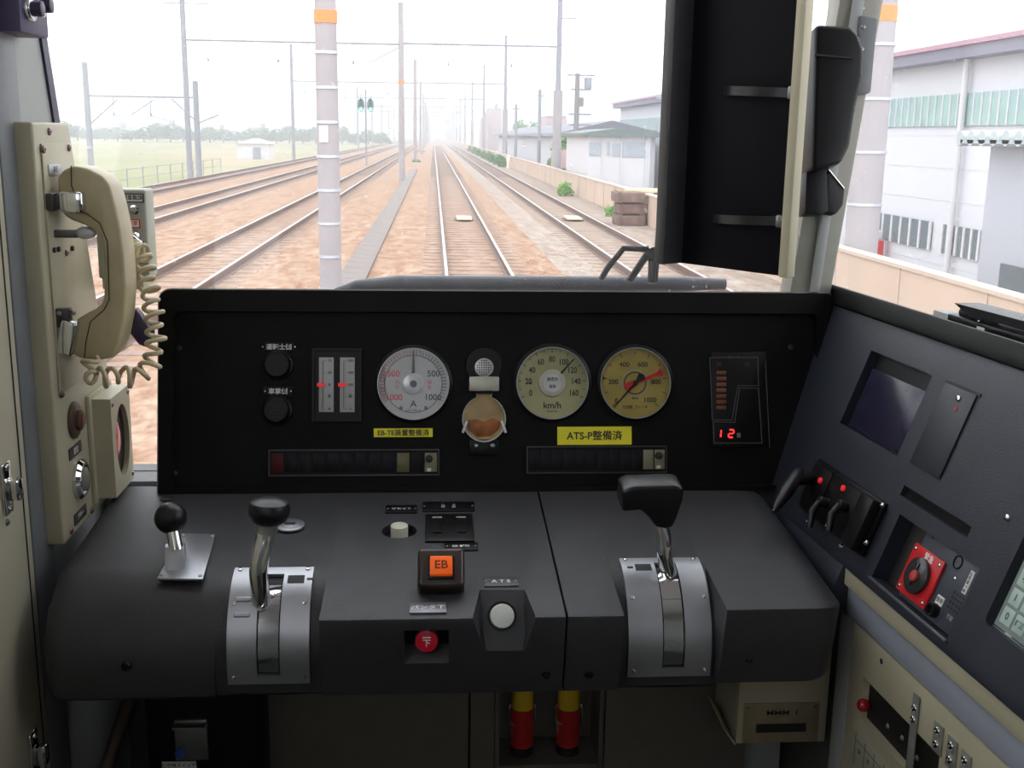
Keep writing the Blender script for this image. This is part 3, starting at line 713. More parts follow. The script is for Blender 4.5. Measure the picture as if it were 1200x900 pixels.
# ================================================================ SIDE CONSOLE (right)
def Z_(px, py, off=0): return loc(F_side, px, py, off)
def quad(pts, Fm=F_side, off=0, r=0):
    P = [loc(Fm, *p, off) for p in pts]; return P
def rect(pts, Fm=F_side, off=0):
    P = quad(pts, Fm, off); x0 = (P[0][0]+P[3][0])/2; x1 = (P[1][0]+P[2][0])/2; y1 = (P[0][1]+P[1][1])/2; y0 = (P[2][1]+P[3][1])/2
    return x0, y0, x1, y1
def B(m, r, z0, z1, bev=0, mi=0):
    m.box(((r[0]+r[2])/2, (r[1]+r[3])/2, (z0+z1)/2), (r[2]-r[0], r[3]-r[1], z1-z0), bev, mi); return m
side = thing('side_console', 'sloping blue black side console under the right hand window', 'console', F_side)
m = MB(); UL, UR, VT = -.330, .95, .262
m.prism([(UL, 0), (UR, 0), (UR, VT), (UL, VT)], -.03, 0, .002); body = m.build('face_plate', M_side, side)
scr = rect([(1020, 409), (1092, 441), (1052, 533), (985, 498)])
slot = rect([(1059, 569), (1140, 617), (1132, 630), (1055, 580)])
pock = rect([(1053, 605), (1149, 663), (1112, 746), (1021, 679)])
kx, ky = Z_(1155, 724); kpd = (kx, ky-.004, kx+.16, ky+.12)
cut = MB()
B(cut, scr, -.012, .02); B(cut, slot, -.006, .02); B(cut, (pock[0], pock[1], pock[2], pock[3]), -.022, .02); B(cut, kpd, -.010, .02, .006)
carve(body, cut)
m = MB(); m.prism([(UL, VT-.004), (UR, VT-.004), (UR, VT+.020), (UL, VT+.020)], -.10, .006, .004, M=Matrix()); m.build('sill', M_panel, side)
m = MB(); m.box(((UL+UR)/2, .125, -.055), (UR-UL, .235, .045)); m.build('body', M_panel, side)
# monitor
t = thing('monitor', 'blank dark blue monitor sunk in the sloping side console', 'monitor', F_side)
i_ = rect([(1024.5, 430), (1084, 453), (1050, 532), (996, 502)])
B(MB(), (slot[0]+.0005, slot[1]+.0005, slot[2]-.0005, slot[3]-.0005), -.0058, -.005).build('slot_shade', M_panel, side)  # black fill stands in for the shade inside the slot
B(MB(), (scr[0]+.001, scr[1]+.001, scr[2]-.001, scr[3]-.001), -.0115, -.010).build('frame', M_black, t)
B(MB(), (scr[0]+.008, scr[1]+.002, scr[2]-.004, scr[3]-.018), -.010, -.006, .001).build('screen', mat('screen_dark_blue', (.016, .014, .035), .25, vary=.2, vs=40), t)
# cover plate
c_ = rect([(1110, 448), (1147, 465), (1101, 562), (1068, 541)])
t = thing('cover_plate', 'narrow dark cover plate with one screw right of the blank monitor', 'plate', F_side)
m = MB(); B(m, c_, .0002, .0022, .0006); m.build('plate', mat('cover_plate_dark', (.017, .018, .024), .5), t)
B(MB(), (c_[0]-.002, c_[3]-.001, c_[2]+.004, c_[3]+.003), .0001, .001).build('top_seam', M_black, t)
a = Z_(1126, 468); m = MB(); m.screw(a[0], a[1], .0022, .0035); m.build('screw', M_chrome, t)
a = Z_(1122, 480); MB().cyl((a[0], a[1], .0022), .003, .0006, seg=12).build('red_mark', mat('dull_red_mark', (.25, .02, .03), .5), t)
m = MB()
for px, py in ((1181, 607), (986, 640)): a = Z_(px, py); m.screw(a[0], a[1], .0001, .0035)
m.build('screws', M_chrome, side)
# emergency device in the pocket
t = thing('emergency_radio_panel', 'red square emergency switch panel in a pocket of the side console', 'emergency switch', F_side)
dx0 = rect([(1074, 624), (1149, 663), (1112, 746), (1045, 700)])[0]
dv = (pock[0]+(pock[2]-pock[0])*.30, pock[1]+.001, pock[2]-.001, pock[3]-.001)
B(MB(), (pock[0]+.001, pock[1]+.001, dv[0], pock[3]-.001), -.0215, -.018).build('pocket_floor', mat('pocket_brown_black', (.030, .026, .024), .5), t)
B(MB(), dv, -.0215, -.006, .001).build('device_plate', mat('device_plate', (.045, .05, .068), .45), t)
rp = rect([(1074, 638), (1112, 658), (1084, 716), (1053, 690)], off=-.006)
m = MB(); B(m, rp, -.006, -.003, .001)
for sx_ in (0, 1):
    for sy_ in (0, 1): m.screw(rp[0]+.005+(rp[2]-rp[0]-.010)*sx_, rp[1]+.005+(rp[3]-rp[1]-.010)*sy_, -.003, .0022, 1)
rc = ((rp[0]+rp[2])/2, (rp[1]+rp[3])/2)
m.text('緊急', .008, rc[0]+.003, rp[3]-.006, -.0028, 2); m.build('red_plate', [M_red, M_chrome, M_white], t)
rr = min(rp[2]-rp[0], rp[3]-rp[1])*.36
MB().lathe([(0, -.003), (rr, -.003), (rr, .001), (rr*.85, .003), (0, .003)], T(rc[0], rc[1]-.001, 0), seg=36).box((rc[0], rc[1], .0035), (rr*.35, rr*1.3, .002), .0008).build('rotary_guard', mat('guard_dark', (.03, .03, .032), .3), t)
MB().cyl((rc[0]+.004, rc[1]-.001, .0036), .0055, .003, bev=.001).build('red_button', mat('dull_red', (.45, .05, .05), .4), t)
a = Z_(1123, 659, -.006); MB().lathe([(.0055, -.006), (.0065, -.006), (.0065, -.005), (.0055, -.005)], T(a[0], a[1], 0), seg=28).build('round_plug', M_black, t)
a = Z_(1113, 676); m = MB(); m.screw(a[0], a[1], -.006, .0022); a = Z_(1089, 628); m.screw(a[0], a[1], -.006, .0022); m.build('screw', M_chrome, t)
m = MB(); a = Z_(1120, 706, -.006)
for i in range(4):
    for j in range(4): m.cyl((a[0]+(i-1.5)*.0048, a[1]+(j-1.5)*.0048, -.0062), .0015, .0005, seg=10)
m.build('speaker_holes', M_ink, t)
a = Z_(1137, 684, -.006); MB().box((a[0]-.002, a[1], -.0055), (.006, .022, .001)).text('車上無線機', .0042, a[0]-.002, a[1], -.0048, 1, rot=90).build('upright_label', [M_white, M_ink], t)
a = Z_(1102, 704, -.006); MB().box((a[0], a[1], -.0055), (.011, .0085, .001)).text('復帰', .005, a[0], a[1], -.0048, 1).build('small_label', [M_white, M_ink], t)
a = Z_(1095, 718, -.006); MB().lathe([(.0, -.003), (.0035, -.003), (.0045, .001), (.0065, .001), (.007, -.006)], T(a[0], a[1]+.002, 0), seg=24).build('jack', M_blackg, t)
a = Z_(1106, 722); MB().text('確認', .005, a[0], a[1], -.0058).build('lettering', mat('grey_print2', (.3, .3, .32), .5), t)
# pocket lip
t2 = MB(); t2.box(((pock[0]+pock[2])/2, pock[1]-.0015, .0015), (pock[2]-pock[0]+.004, .003, .003), .0008); t2.build('pocket_lip', mat('lip_grey', (.09, .09, .10), .35), side)
# keypad screen
t = thing('touch_screen', 'grey green touch screen with number keys at the right edge of the side console', 'touch screen', F_side)
B(MB(), (kpd[0]+.001, kpd[1]+.001, kpd[2]-.001, kpd[3]-.001), -.0098, -.008).build('frame', M_black, t)
sx0, sy0 = Z_(1166, 731, -.007)
m = MB(); B(m, (sx0, sy0, kpd[2]-.01, kpd[3]-.012), -.008, -.006)
m.build('screen', mat('screen_grey_green', (.16, .19, .17), .3, emit=((.6, .75, .68), .06)), t)
keys = [('0', 0, 0), ('訂正', 1, 0), ('設定', 2, 0), ('1', 0, 1), ('2', 1, 1), ('3', 2, 1), ('4', 0, 2), ('5', 1, 2), ('6', 2, 2), ('7', 0, 3), ('8', 1, 3), ('9', 2, 3)]
for s_, i, j in keys:
    x = sx0+.012+.0175*i; y = sy0+.012+.0175*j
    MB().box((x, y, -.0055), (.0145, .0145, .001), .0004).text(s_, .009 if len(s_) == 1 else .006, x, y, -.0048, 1).build('key', [mat('key_pale_green', (.32, .40, .37), .35, emit=((.6, .78, .7), .10)), mat('key_ink', (.02, .05, .05), .4)], t)
a = Z_(1174, 741); MB().cyl((a[0], a[1], -.0078), .0045, .0015, bev=.0005).build('round_button', M_ivory, t)
MB().box(((sx0+kpd[2])/2, sy0-.0015, -.0065), (kpd[2]-sx0, .0008, .002)).build('bezel_line', M_alu, t)
# lever cluster
t = thing('wiper_valve_block', 'black valve block with two toggle levers and red dots at the console corner', 'valve', F_side)
P = quad([(962, 541), (1043, 587), (1017, 648), (938, 600)]); x0, y0, x1, y1 = rect([(962, 541), (1043, 587), (1017, 648), (938, 600)])
m = MB(); B(m, (x0, y0, x1, y1), -.0005, .006, .002); m.build('base_plate', M_black, t)
B(MB(), (x1-.030, y0+.002, x1-.002, y1-.001), .006, .018, .003).build('side_block', M_black, t)
m = MB()
for px, py in ((1034, 592), (1015, 636)): a = Z_(px, py, .018); m.screw(a[0], a[1], .018, .003)
m.build('screws', M_chrome, t)
ux = (x0+.006, x0+(x1-x0)*.34, x1-.034)
for i in range(2):
    B(MB(), (ux[i], y0+.010, ux[i+1]-.003, y1-.004), .006, .011, .0015).build('unit', M_black, t)
    px, py = ((961, 563), (988, 572))[i]; a = Z_(px, py, .012)
    MB().cyl((a[0], a[1], .0105), .0035, .003, bev=.001, seg=16).build('red_dot', M_redpt, t)['label'] = 'red dot'
    px, py = ((968, 590), (991, 594))[i]; a = Z_(px, py, .012)
    m = MB(); m.cyl((a[0], a[1], .010), .006, .012, bev=.001).tube([(a[0], a[1], .020), (a[0]+.004, a[1]-.012, .026), (a[0]+.008, a[1]-.030, .024)], [.0035, .0045, .004]); lv = m.build('toggle_lever', M_blackg, t)
    m = MB(); m.tube([(a[0]+.002, a[1]-.006, .0255), (a[0]+.007, a[1]-.026, .0285)], .0009, seg=6); m.build('lever_edge', M_chrome, lv)
t = thing('paddle_lever', 'long pointed black lever leaning left at the corner of desk and side console', 'lever')
p0 = aY(936, 553, 1.20); p1 = aY(906, 600, 1.14)
d_ = p1-p0; m = MB()
m.tube([p0-d_*.02, p0, p0+d_*.15, p0+d_*.5, p0+d_*.85, p1], [.002, .006, .0085, .0085, .005, .0015], seg=14); m.build('lever_blade', M_blackg, t)
m = MB(); b_ = F_side @ Vector((x0+.01, (y0+y1)/2+.01, .003)); m.tube([p0+d_*.25, b_], [.0055, .0075], seg=12); m.build('lever_shaft', M_black, t)
a = p0-d_*.03; MB().sph(a, .0035, u=12, v=8).build('end_screw', M_chrome, t)

# ---- base cabinet below the side console
B(MB(), (-.31, -.05, -.004, .004), -.05, -.002, .001).build('dark_skirt', M_side, side)
M_under0 = mat('cabinet_end_grey', (.16, .16, .15), .5)
cab = thing('side_cabinet', 'cream and grey cabinet under the sloping side console', 'cabinet', F_sidev)
def V_(px, py, off=0): return loc(F_sidev, px, py, off)
vA = V_(999, 697)[1]; vS = V_(990, 727)[1]
m = MB(); B(m, (-.003, vA, .95, .004), -.06, -.004, .001); m.build('upper_rail', M_cream, cab)
m = MB(); B(m, (-.02, vS, .95, vA-.0005), -.06, -.010, .001); m.build('middle_rail', mat('rail_blue_grey', (.30, .32, .37), .5, vary=.04), cab)
wq_ = rect([(1009.5, 793), (1090, 869), (1062, 898), (1003.5, 839.5)], F_sidev, -.010)
P = quad([(1009.5, 793), (1090, 869), (1062, 898), (1003.5, 839.5)], F_sidev, -.010)
dy = -.73
m = MB(); B(m, (.012, -.74, .95, vS-.003), -.06, -.012, .001); low = m.build('lower_panel', M_cream, cab)
m = MB(); B(m, (-.30, -.74, -.02, -.055), -.10, -.07, .001); m.build('light_gap_filler', M_under0, cab)  # added to stop light leaking past the desk end
# hinge edge / left end
m = MB(); B(m, (-.02, -.74, .010, vS-.003), -.06, -.012, .001); m.build('end_strip', M_wall, cab)
wt = P[0][1]; wb = P[3][1]; wx0 = P[0][0]
cut = MB(); B(cut, (wx0, wb, wx0+.155, wt), -.024, .02); carve(low, cut)
B(MB(), (wx0+.0005, wb+.0005, wx0+.1545, wt-.0005), -.0235, -.020).build('window_back', M_ink, cab)
a = (wx0+.006, (wt+wb)/2-.006); MB().sph((a[0], a[1], -.012), .007, u=16, v=12).build('red_lamp', mat('lamp_dark_red', (.35, .01, .02), .25), cab)['label'] = 'red lamp'
m = MB()
for i in range(3): m.screw(wx0+.045+.03*i, wb+.015+.004*(i % 2), -.020, .003)
m.build('inner_screws', M_steel, cab)
def cs(px, py, off=-.012): return V_(px, py, off)
a = cs(1075, 825); b_ = (a[0]+.002, a[1])
m = MB(); m.box((a[0], a[1]-.075, -.0105), (.012, .17, .0014), .0005); m.build('clear_strip', mat('strip_clear_grey', (.20, .20, .18), .3), cab)
for yy in (-.004, -.016): MB().screw(a[0], a[1]+yy, -.0098, .004).build('dome_screw', M_chrome, cab)
for px, py in ((1101, 858), (1117, 876), (1133, 893)):
    a = cs(px, py); m = MB(); m.box((a[0], a[1]-.006, -.011), (.016, .030, .0016), .0006); m.build('switch_plate', mat('switch_plate', (.30, .29, .25), .35, .3), cab)
    for yy in (.002, -.012): MB().screw(a[0], a[1]+yy, -.0102, .0042).build('dome_screw', M_chrome, cab)
a = cs(1003, 851); dg_ = (a[0], a[1]-.045)
m = MB(); m.box((a[0]+.07, a[1]-.024, -.0112), (.15, .045, .0014), .0005, 0)
for i in range(7): m.box((a[0]+.005+.021*i, a[1]-.024, -.0104), (.0006, .038, .0003), 0, 1)
m.box((a[0]+.07, a[1]-.012, -.0104), (.13, .0006, .0003), 0, 1)
for i in range(6): m.text('線路'[i % 2], .006, a[0]+.015+.021*i, a[1]-.022, -.0103, 1)
m.build('diagram_plate', [mat('diagram_cream', (.42, .40, .31), .5), M_ink], cab)
m = MB(); a = cs(1033, 775); m.cyl((a[0], a[1], -.0122), .003, .0005, seg=14); m.build('lock_hole', M_ink, cab)

# ---- black folder on the sill
F_b = frame((F_side @ T(0, VT+.0205, -.030)).translation, -_s, (0, 0, 1))
a = (loc(F_b, 1109, 380)[0], 0); b_ = loc(F_b, 1110, 367)
t = thing('folder', 'black ring folder lying open on the window sill at the right', 'folder', F_b @ T(a[0], a[1], 0))
hh = b_[1]-a[1]
MB().box((.11, hh/2, -.015), (.22, hh, .03), .002).build('lower_cover', M_black, t)
m = MB()
for i in range(4): m.cyl((0, 0, .010+.016*i), .005, .014, bev=.001, M=T(0, hh+.003, -.012) @ RY(90))
m.build('hinge', M_rubber, t)
MB().prism([(.004, hh+.012), (.25, hh+.014), (.25, hh+.004), (.03, hh+.004)], -.034, -.004).build('upper_cover', M_black, t)
MB().box((.066, hh*.35, .0002), (.014, .003, .0004)).build('scuff_mark', M_white, t)
MB().sph((.06, hh+.001, -.001), .0014, u=10, v=8).build('rivet', M_chrome, t)

# ---- card reader box under the desk
F_rd = frame((0, 1.16, 0), (1, 0, 0), (0, 0, 1))
r_ = [loc(F_rd, *p) for p in ((868, 818), (972, 813), (966, 868), (862, 872))]
rx0, rx1, rz0, rz1 = r_[3][0], (r_[1][0]+r_[2][0])/2, r_[3][1], .634
cx, cz = (rx0+rx1)/2, (rz0+rz1)/2
t = thing('meter_box', 'cream box with a bronze slotted plate hanging under the desk right end', 'box', F_rd @ T(cx, cz, 0))
hw, hh = (rx1-rx0)/2, (rz1-rz0)/2
MB().box((0, 0, -.05), (hw*2, hh*2, .10), .002).build('housing', M_cream, t)
MB().faces([(-hw, -hh, 0), (-hw, -hh, -.08), (-hw-.014, -hh+.02, 0), (-hw-.014, -hh+.02, -.08), (-hw-.0155, -hh+.02, 0), (-hw-.0155, -hh+.02, -.08), (-hw-.001, -hh-.0015, 0), (-hw-.001, -hh-.0015, -.08)], [(0, 1, 3, 2), (2, 3, 5, 4), (4, 5, 7, 6), (0, 6, 7, 1), (0, 2, 4, 6), (1, 7, 5, 3)]).build('side_flange', M_cream, t)
pa_, pb_ = loc(F_rd, 872, 824), loc(F_rd, 957, 868); px_, py_ = (pa_[0]+pb_[0])/2-cx, (pa_[1]+pb_[1])/2-cz; pw, ph = pb_[0]-pa_[0], pa_[1]-pb_[1]
m = MB(); m.box((px_, py_, .001), (pw, ph, .003), .001)
for i in (-1, 1):
    for j in (-1, 1): m.screw(px_+i*pw*.44, py_+j*ph*.40, .0025, .0024, 2)
m.box((px_, py_-ph*.12, .0024), (pw*.66, ph*.22, .001), m=1)
m.text('MMM  I', .008, px_, py_+ph*.26, .0027, 1, sx=1.5)
m.build('slotted_plate', [mat('bronze_plate', (.33, .27, .17), .4, .4, vary=.15), M_ink, M_steel], t)

# ================================================================ LEFT WALL EQUIPMENT
def X_(px, py, off=0): return loc(F_box, px, py, off)
tb = thing('wall_equipment_box', 'tall cream metal box screwed to the left wall behind the handset', 'equipment box', F_box)
c4 = [X_(75, 640), X_(149, 567), X_(78, 146), X_(40, 143)]
c4[1] = (1.415, c4[0][1]); c4[2] = (1.283, c4[3][1]); c4[0] = (1.169, c4[0][1]); c4[3] = (1.169, c4[3][1])
m = MB(); m.prism(c4, XW-XB, 0, .003, seg=3); m.build('housing', M_cream, tb)
cp = [X_(63, 467), X_(99, 436), X_(80, 168), X_(41, 166)]; cp[0] = (1.186, cp[0][1]); cp[3] = (1.186, cp[3][1]-.002); cp[2] = (1.28, cp[3][1]); cp[1] = (1.345, cp[0][1])
m = MB(); m.prism(cp, 0, .0022, .0008)
m.build('access_cover', M_cream, tb)
m = MB()
for px, py in ((57, 154), (48, 175), (78, 173), (70, 462), (98, 441), (83, 622), (107, 598), (75, 296)):
    a = X_(px, py); m.screw(a[0], a[1], .002 if 160 < py < 500 else 0, .0042)
m.build('screws', mat('screw_plum_steel', (.25, .16, .17), .35, .8), tb)
for px, py in ((60, 293), (65, 292), (81, 291)):
    a = X_(px, py); MB().cyl((a[0], a[1], .002), .0028, .003, seg=14).build('bolt', mat('dark_bolt', (.05, .035, .035), .4, .5), tb)
a = X_(61, 199); MB().box((a[0], a[1], .0028), (.038, .012, .0012), .0004).text('高圧', .007, a[0], a[1], .0036, 1).build('name_plate', [M_alu, M_ink], tb)
for pts, s_ in (([(80, 524), (94, 512), (94, 532), (81, 543)], '定位'), ([(86, 600), (100, 588), (100, 606), (87, 619)], 'ブザー')):
    P = [X_(*p) for p in pts]; cx = sum(p[0] for p in P)/4; cy = sum(p[1] for p in P)/4
    MB().box((cx, cy, .0008), (.042, .013, .0014), .0004).text(s_, .008, cx, cy, .0017, 1).build('name_plate', [mat('dark_name_plate', (.09, .08, .08), .4, .3), M_white], tb)
a = X_(86, 492); t = thing('pilot_lamp', 'brown domed pilot lamp above the chrome push button on the cream wall box', 'lamp', F_box @ T(a[0], a[1], 0))
MB().lathe([(.0, .0), (.021, 0), (.021, .003), (.017, .005), (0, .005)], seg=32).build('bezel', mat('brown_bezel', (.10, .07, .05), .4, .3), t)
MB().lathe([(.0115, .005), (.0115, .009), (.008, .011), (0, .0115)], seg=28).build('lens', mat('brown_lens', (.10, .045, .035), .25), t)
a = X_(92, 561); t = thing('push_button', 'round chrome push button low on the cream wall box', 'button', F_box @ T(a[0], a[1], 0))
MB().lathe([(.0, .0), (.023, 0), (.023, .004), (.019, .008), (.016, .008), (.016, .004), (0, .004)], seg=36).build('bezel', M_chrome, t)
MB().lathe([(.0135, .004), (.0135, .008), (.011, .0095), (0, .010)], seg=30).build('cap', mat('button_grey_brown', (.22, .20, .17), .35), t)
# lens box
LB = [(1.272, .757), (1.372, .757), (1.372, .885), (1.272, .885)]
t = thing('signal_lamp_box', 'small cream box with a red lens in an oval window', 'lamp box', F_box @ T(1.320, .815, 0))
def ovalring(m, hw, hh, ew, eh, cx, cy, z0, z1, n=48):
    O_, I_ = [], []
    for i in range(n):
        a = 2*math.pi*(i+.5)/n; c, s_ = math.cos(a), math.sin(a)
        k_ = min(hw/max(1e-6, abs(c)), hh/max(1e-6, abs(s_))); O_.append((c*k_, s_*k_)); I_.append((cx+ew*c, cy+eh*s_))
    m.ringp(O_, I_, z0, z1)
m = MB(); ovalring(m, .040, .060, .028, .044, .002, 0, .006, .026); m.box((0, 0, .003), (.080, .120, .006)); m.box((-.002, 0, .004), (.092, .130, .014), 0) if False else None
m.build('housing', M_cream, t)
MB().box((-.0025, 0, .0025), (.090, .130, .005), .001).build('mounting_flange', M_cream, t)
m = MB(); m.lathe([(0, .019), (.0285, .019), (.0285, .0198), (0, .0198)], T(.002, 0, 0) @ SC(1, 1.57, 1), seg=40); m.build('recess', M_black, t)
m = MB(); m.sph((-.009, .004, .019), .0165, (1, 1.5, .35)); m.build('red_lens', mat('red_lens', (.6, .005, .03), .15, coat=.5), t)['label'] = 'red lens'
m = MB()
for x, y in ((-.033, .052), (.034, .052), (.034, -.052)): m.screw(x, y, .026, .003)
m.build('screws', M_steel, t)
# switch box
F_sw = frame((0, 1.355, 0), (1, 0, 0), (0, 0, 1))
a = loc(F_sw, 170, 222); b_ = loc(F_sw, 170, 327)
xr_, zt_, zb_ = a[0], a[1], b_[1]
t = thing('switch_box', 'small grey green toggle switch box behind the handset cord', 'switch box', F_sw @ T(XB, zb_, 0))
w_ = xr_-XB; h_ = zt_-zb_
M_sw = mat('switch_box_green_grey', (.36, .37, .30), .45, vary=.05)
MB().box((w_/2, h_/2, -.02), (w_, h_, .04), .003, seg=3).build('housing', M_sw, t)
MB().box((w_*.45, -.006, -.02), (w_*.8, .014, .034), .001).build('mounting_foot', M_cream, t)
def sw(px, py): q_ = loc(F_sw, px, py); return (q_[0]-XB, q_[1]-zb_)
def swp(px, py, s_, wd, ink=M_ink):
    a = sw(px, py); MB().box((a[0], a[1], .0006), (wd+.003, .0105, .001)).box((a[0], a[1], .0009), (wd, .008, .001), m=1).text(s_, .0068, a[0], a[1], .0015, 0, sx=.85).build('name_plate', [ink, M_white], t)
swp(155.5, 232, '列車無線', .023); swp(156, 262, '非常', .014, M_redink); swp(155, 291, '切', .009)
a = sw(158, 246); MB().lathe([(.0, 0), (.0058, 0), (.0058, .005), (.004, .007), (0, .007)], T(a[0], a[1], 0), seg=20).build('upper_knob', M_chrome, t)
a = sw(158, 276); m = MB(); m.lathe([(0, 0), (.007, 0), (.006, .004), (.0035, .007), (0, .007)], T(a[0], a[1], 0), seg=20).tube([(a[0], a[1], .006), (a[0]+.013, a[1]-.008, .016)], [.002, .0032]); m.build('toggle', M_chrome, t)
# handset
YH = 1.205
F_h = frame((0, YH, 0), (1, 0, 0), (0, 0, 1))
def h(px, py): return loc(F_h, px, py)
out = [(69, 208), (76, 199), (88, 194), (104, 197), (122, 206), (130, 216), (137, 240), (143, 268), (147, 300), (149, 335), (147, 372), (141, 402), (135, 418), (118, 421), (96, 419), (84, 413), (79, 403), (84, 385), (92, 373), (106, 365), (118, 359), (123, 350), (124, 320), (122, 292), (119, 276), (110, 268), (98, 262), (84, 257), (75, 250), (70, 235)]
t = thing('telephone_handset', 'cream telephone handset hanging upright on the left wall box', 'handset', F_h)
m = MB(); m.prism([h(*p) for p in out], -.042, .006, .0032, seg=2); m.build('handset_body', M_cream2, t, angle=50)
m = MB(); m.tube([(*h(*p), .0062) for p in ((85.6, 194), (86, 217), (98, 246), (119, 261), (128, 283), (130, 350), (124, 362), (108, 376), (103, 398), (101, 418))], .0006, seg=6); m.build('seam', M_ink, t)
m = MB(); a = h(84, 204); m.lathe([(0, 0), (.020, 0), (.020, .006), (0, .006)], T(h(71, 228)[0]+.004, h(71, 228)[1], -.016) @ RY(-90) @ T(0, 0, -.002), seg=28); m.build('ear_cap', M_cream2, t)
# hooks (fixed on the box)
hk = thing('handset_hook', 'chrome upper hook gripping the handset', 'hook', F_h)
a = h(88, 236); xb = XB
m = MB(); m.box((a[0]+.001, a[1], .012), (.024, .022, .014), .003, seg=3); m.build('grip', M_chrome, hk)
MB().box(((xb+a[0])/2, a[1]+.0, .012), (a[0]-xb, .014, .010), .001).box((xb+.004, a[1], .010), (.012, .018, .018), .002).build('arm', mat('dark_grip_arm', (.05, .045, .05), .4), hk)
hk = thing('handset_hook', 'lower hook bracket gripping the mouthpiece end', 'hook', F_h)
a = h(87, 394)
m = MB(); m.box((a[0]-.003, a[1], .012), (.018, .038, .014), .003, seg=3, M=T(a[0], a[1], 0) @ RZ(-14) @ T(-a[0], -a[1], 0)); m.build('grip', M_chrome, hk)
b_ = h(70, 370); MB().box(((xb+a[0])/2, b_[1], .011), (a[0]-xb+.004, .020, .010), .001).build('arm', mat('dark_grip_arm', (.05, .045, .05), .4), hk)
m = MB(); m.screw(xb+.006, b_[1]+.005, .016, .003).screw(xb+.020, b_[1]+.006, .016, .003); m.build('screws', M_steel, hk)
hk = thing('cradle_switch', 'clear tipped switch rod below the upper handset hook', 'switch', F_h)
a = h(100, 272)
m = MB(); m.box(((xb+a[0]-.006)/2, a[1]-.002, -.002), (a[0]-.006-xb, .008, .010), .001); m.build('rod', mat('rod_grey', (.13, .12, .12), .35, .5), hk)
m = MB(); m.sph((a[0]+.0, a[1]-.001, -.002), .0085, (1.3, .8, 1)); m.build('clear_tip', mat('clear_tip', (.5, .5, .5), .12, coat=1), hk)
# coiled cord
def coil(pts, rad, turns, wr):
    P = smooth(pts, 12); L = [0]
    for a, b in zip(P, P[1:]): L.append(L[-1]+(b-a).length)
    out = []; n = int(turns*16); up = Vector((0, 1, 0))
    for i in range(n+1):
        s_ = L[-1]*i/n; k = max(j for j in range(len(L)) if L[j] <= s_+1e-9); k = min(k, len(P)-2)
        f_ = (s_-L[k])/max(1e-9, L[k+1]-L[k]); p = P[k].lerp(P[k+1], f_); tg = (P[k+1]-P[k]).normalized()
        a = (up-tg*up.dot(tg)).normalized(); b = tg.cross(a); an = 2*math.pi*turns*i/n
        rr = rad*(.25+.75*min(1, i/14, (n-i)/14))*(1+.18*math.sin(i*.19))
        out.append(p+(a*math.cos(an)*.8+b*math.sin(an))*rr)
    return out
pp = [aY(112, 417, 1.19), aY(104, 437, 1.185), aY(116, 442, 1.185), aY(140, 440, 1.20), aY(163, 441, 1.21), aY(177, 425, 1.225), aY(182, 395, 1.235), aY(178, 355, 1.25), aY(172, 325, 1.27), aY(168, 300, 1.29), aY(157, 292, 1.33), aY(154, 296, 1.352)]
MBc = MB(); MBc.tube(coil(pp, .0092, 21, .0026), .0026, seg=8)
o = MBc.build('coiled_cord', mat('cord_cream', (.52, .44, .28), .4, vary=.1), None); tag(o, 'coiled cream cord looping from the handset to the grey green switch box', 'cord')
# black hanging handle behind the cord
o = MB().prism([h(138, 372), h(144, 380), h(160, 402), h(159, 416), h(152, 422), h(142, 418), h(130, 402)], -.085, -.070, .003).build('mouthpiece_cap', M_purple, t)
# device top left
t = thing('knob_box', 'dark violet box with two knobs at the top of the left wall', 'switch box')
pA = aX(25, 37, -.395); y0 = pA.y; z0 = pA.z; y1 = aX(56, 22, -.395).y
Mk = frame((-.395, (y0+y1)/2, z0+.075), (0, 1, 0), (0, 0, 1)); t.matrix_world = Mk
MB().box((0, 0, -.015), (y1-y0, .15, .03), .002).build('housing', mat('violet_grey_housing', (.07, .055, .12), .45), t)
for px, py in ((32, 10), (43, 6)):
    a = loc(Mk, px, py); MB().cyl((a[0], a[1], 0), .012, .006, bev=.001).cyl((a[0], a[1], .006), .0075, .009, bev=.001, m=1).build('knob', [M_chrome, M_purple], t)

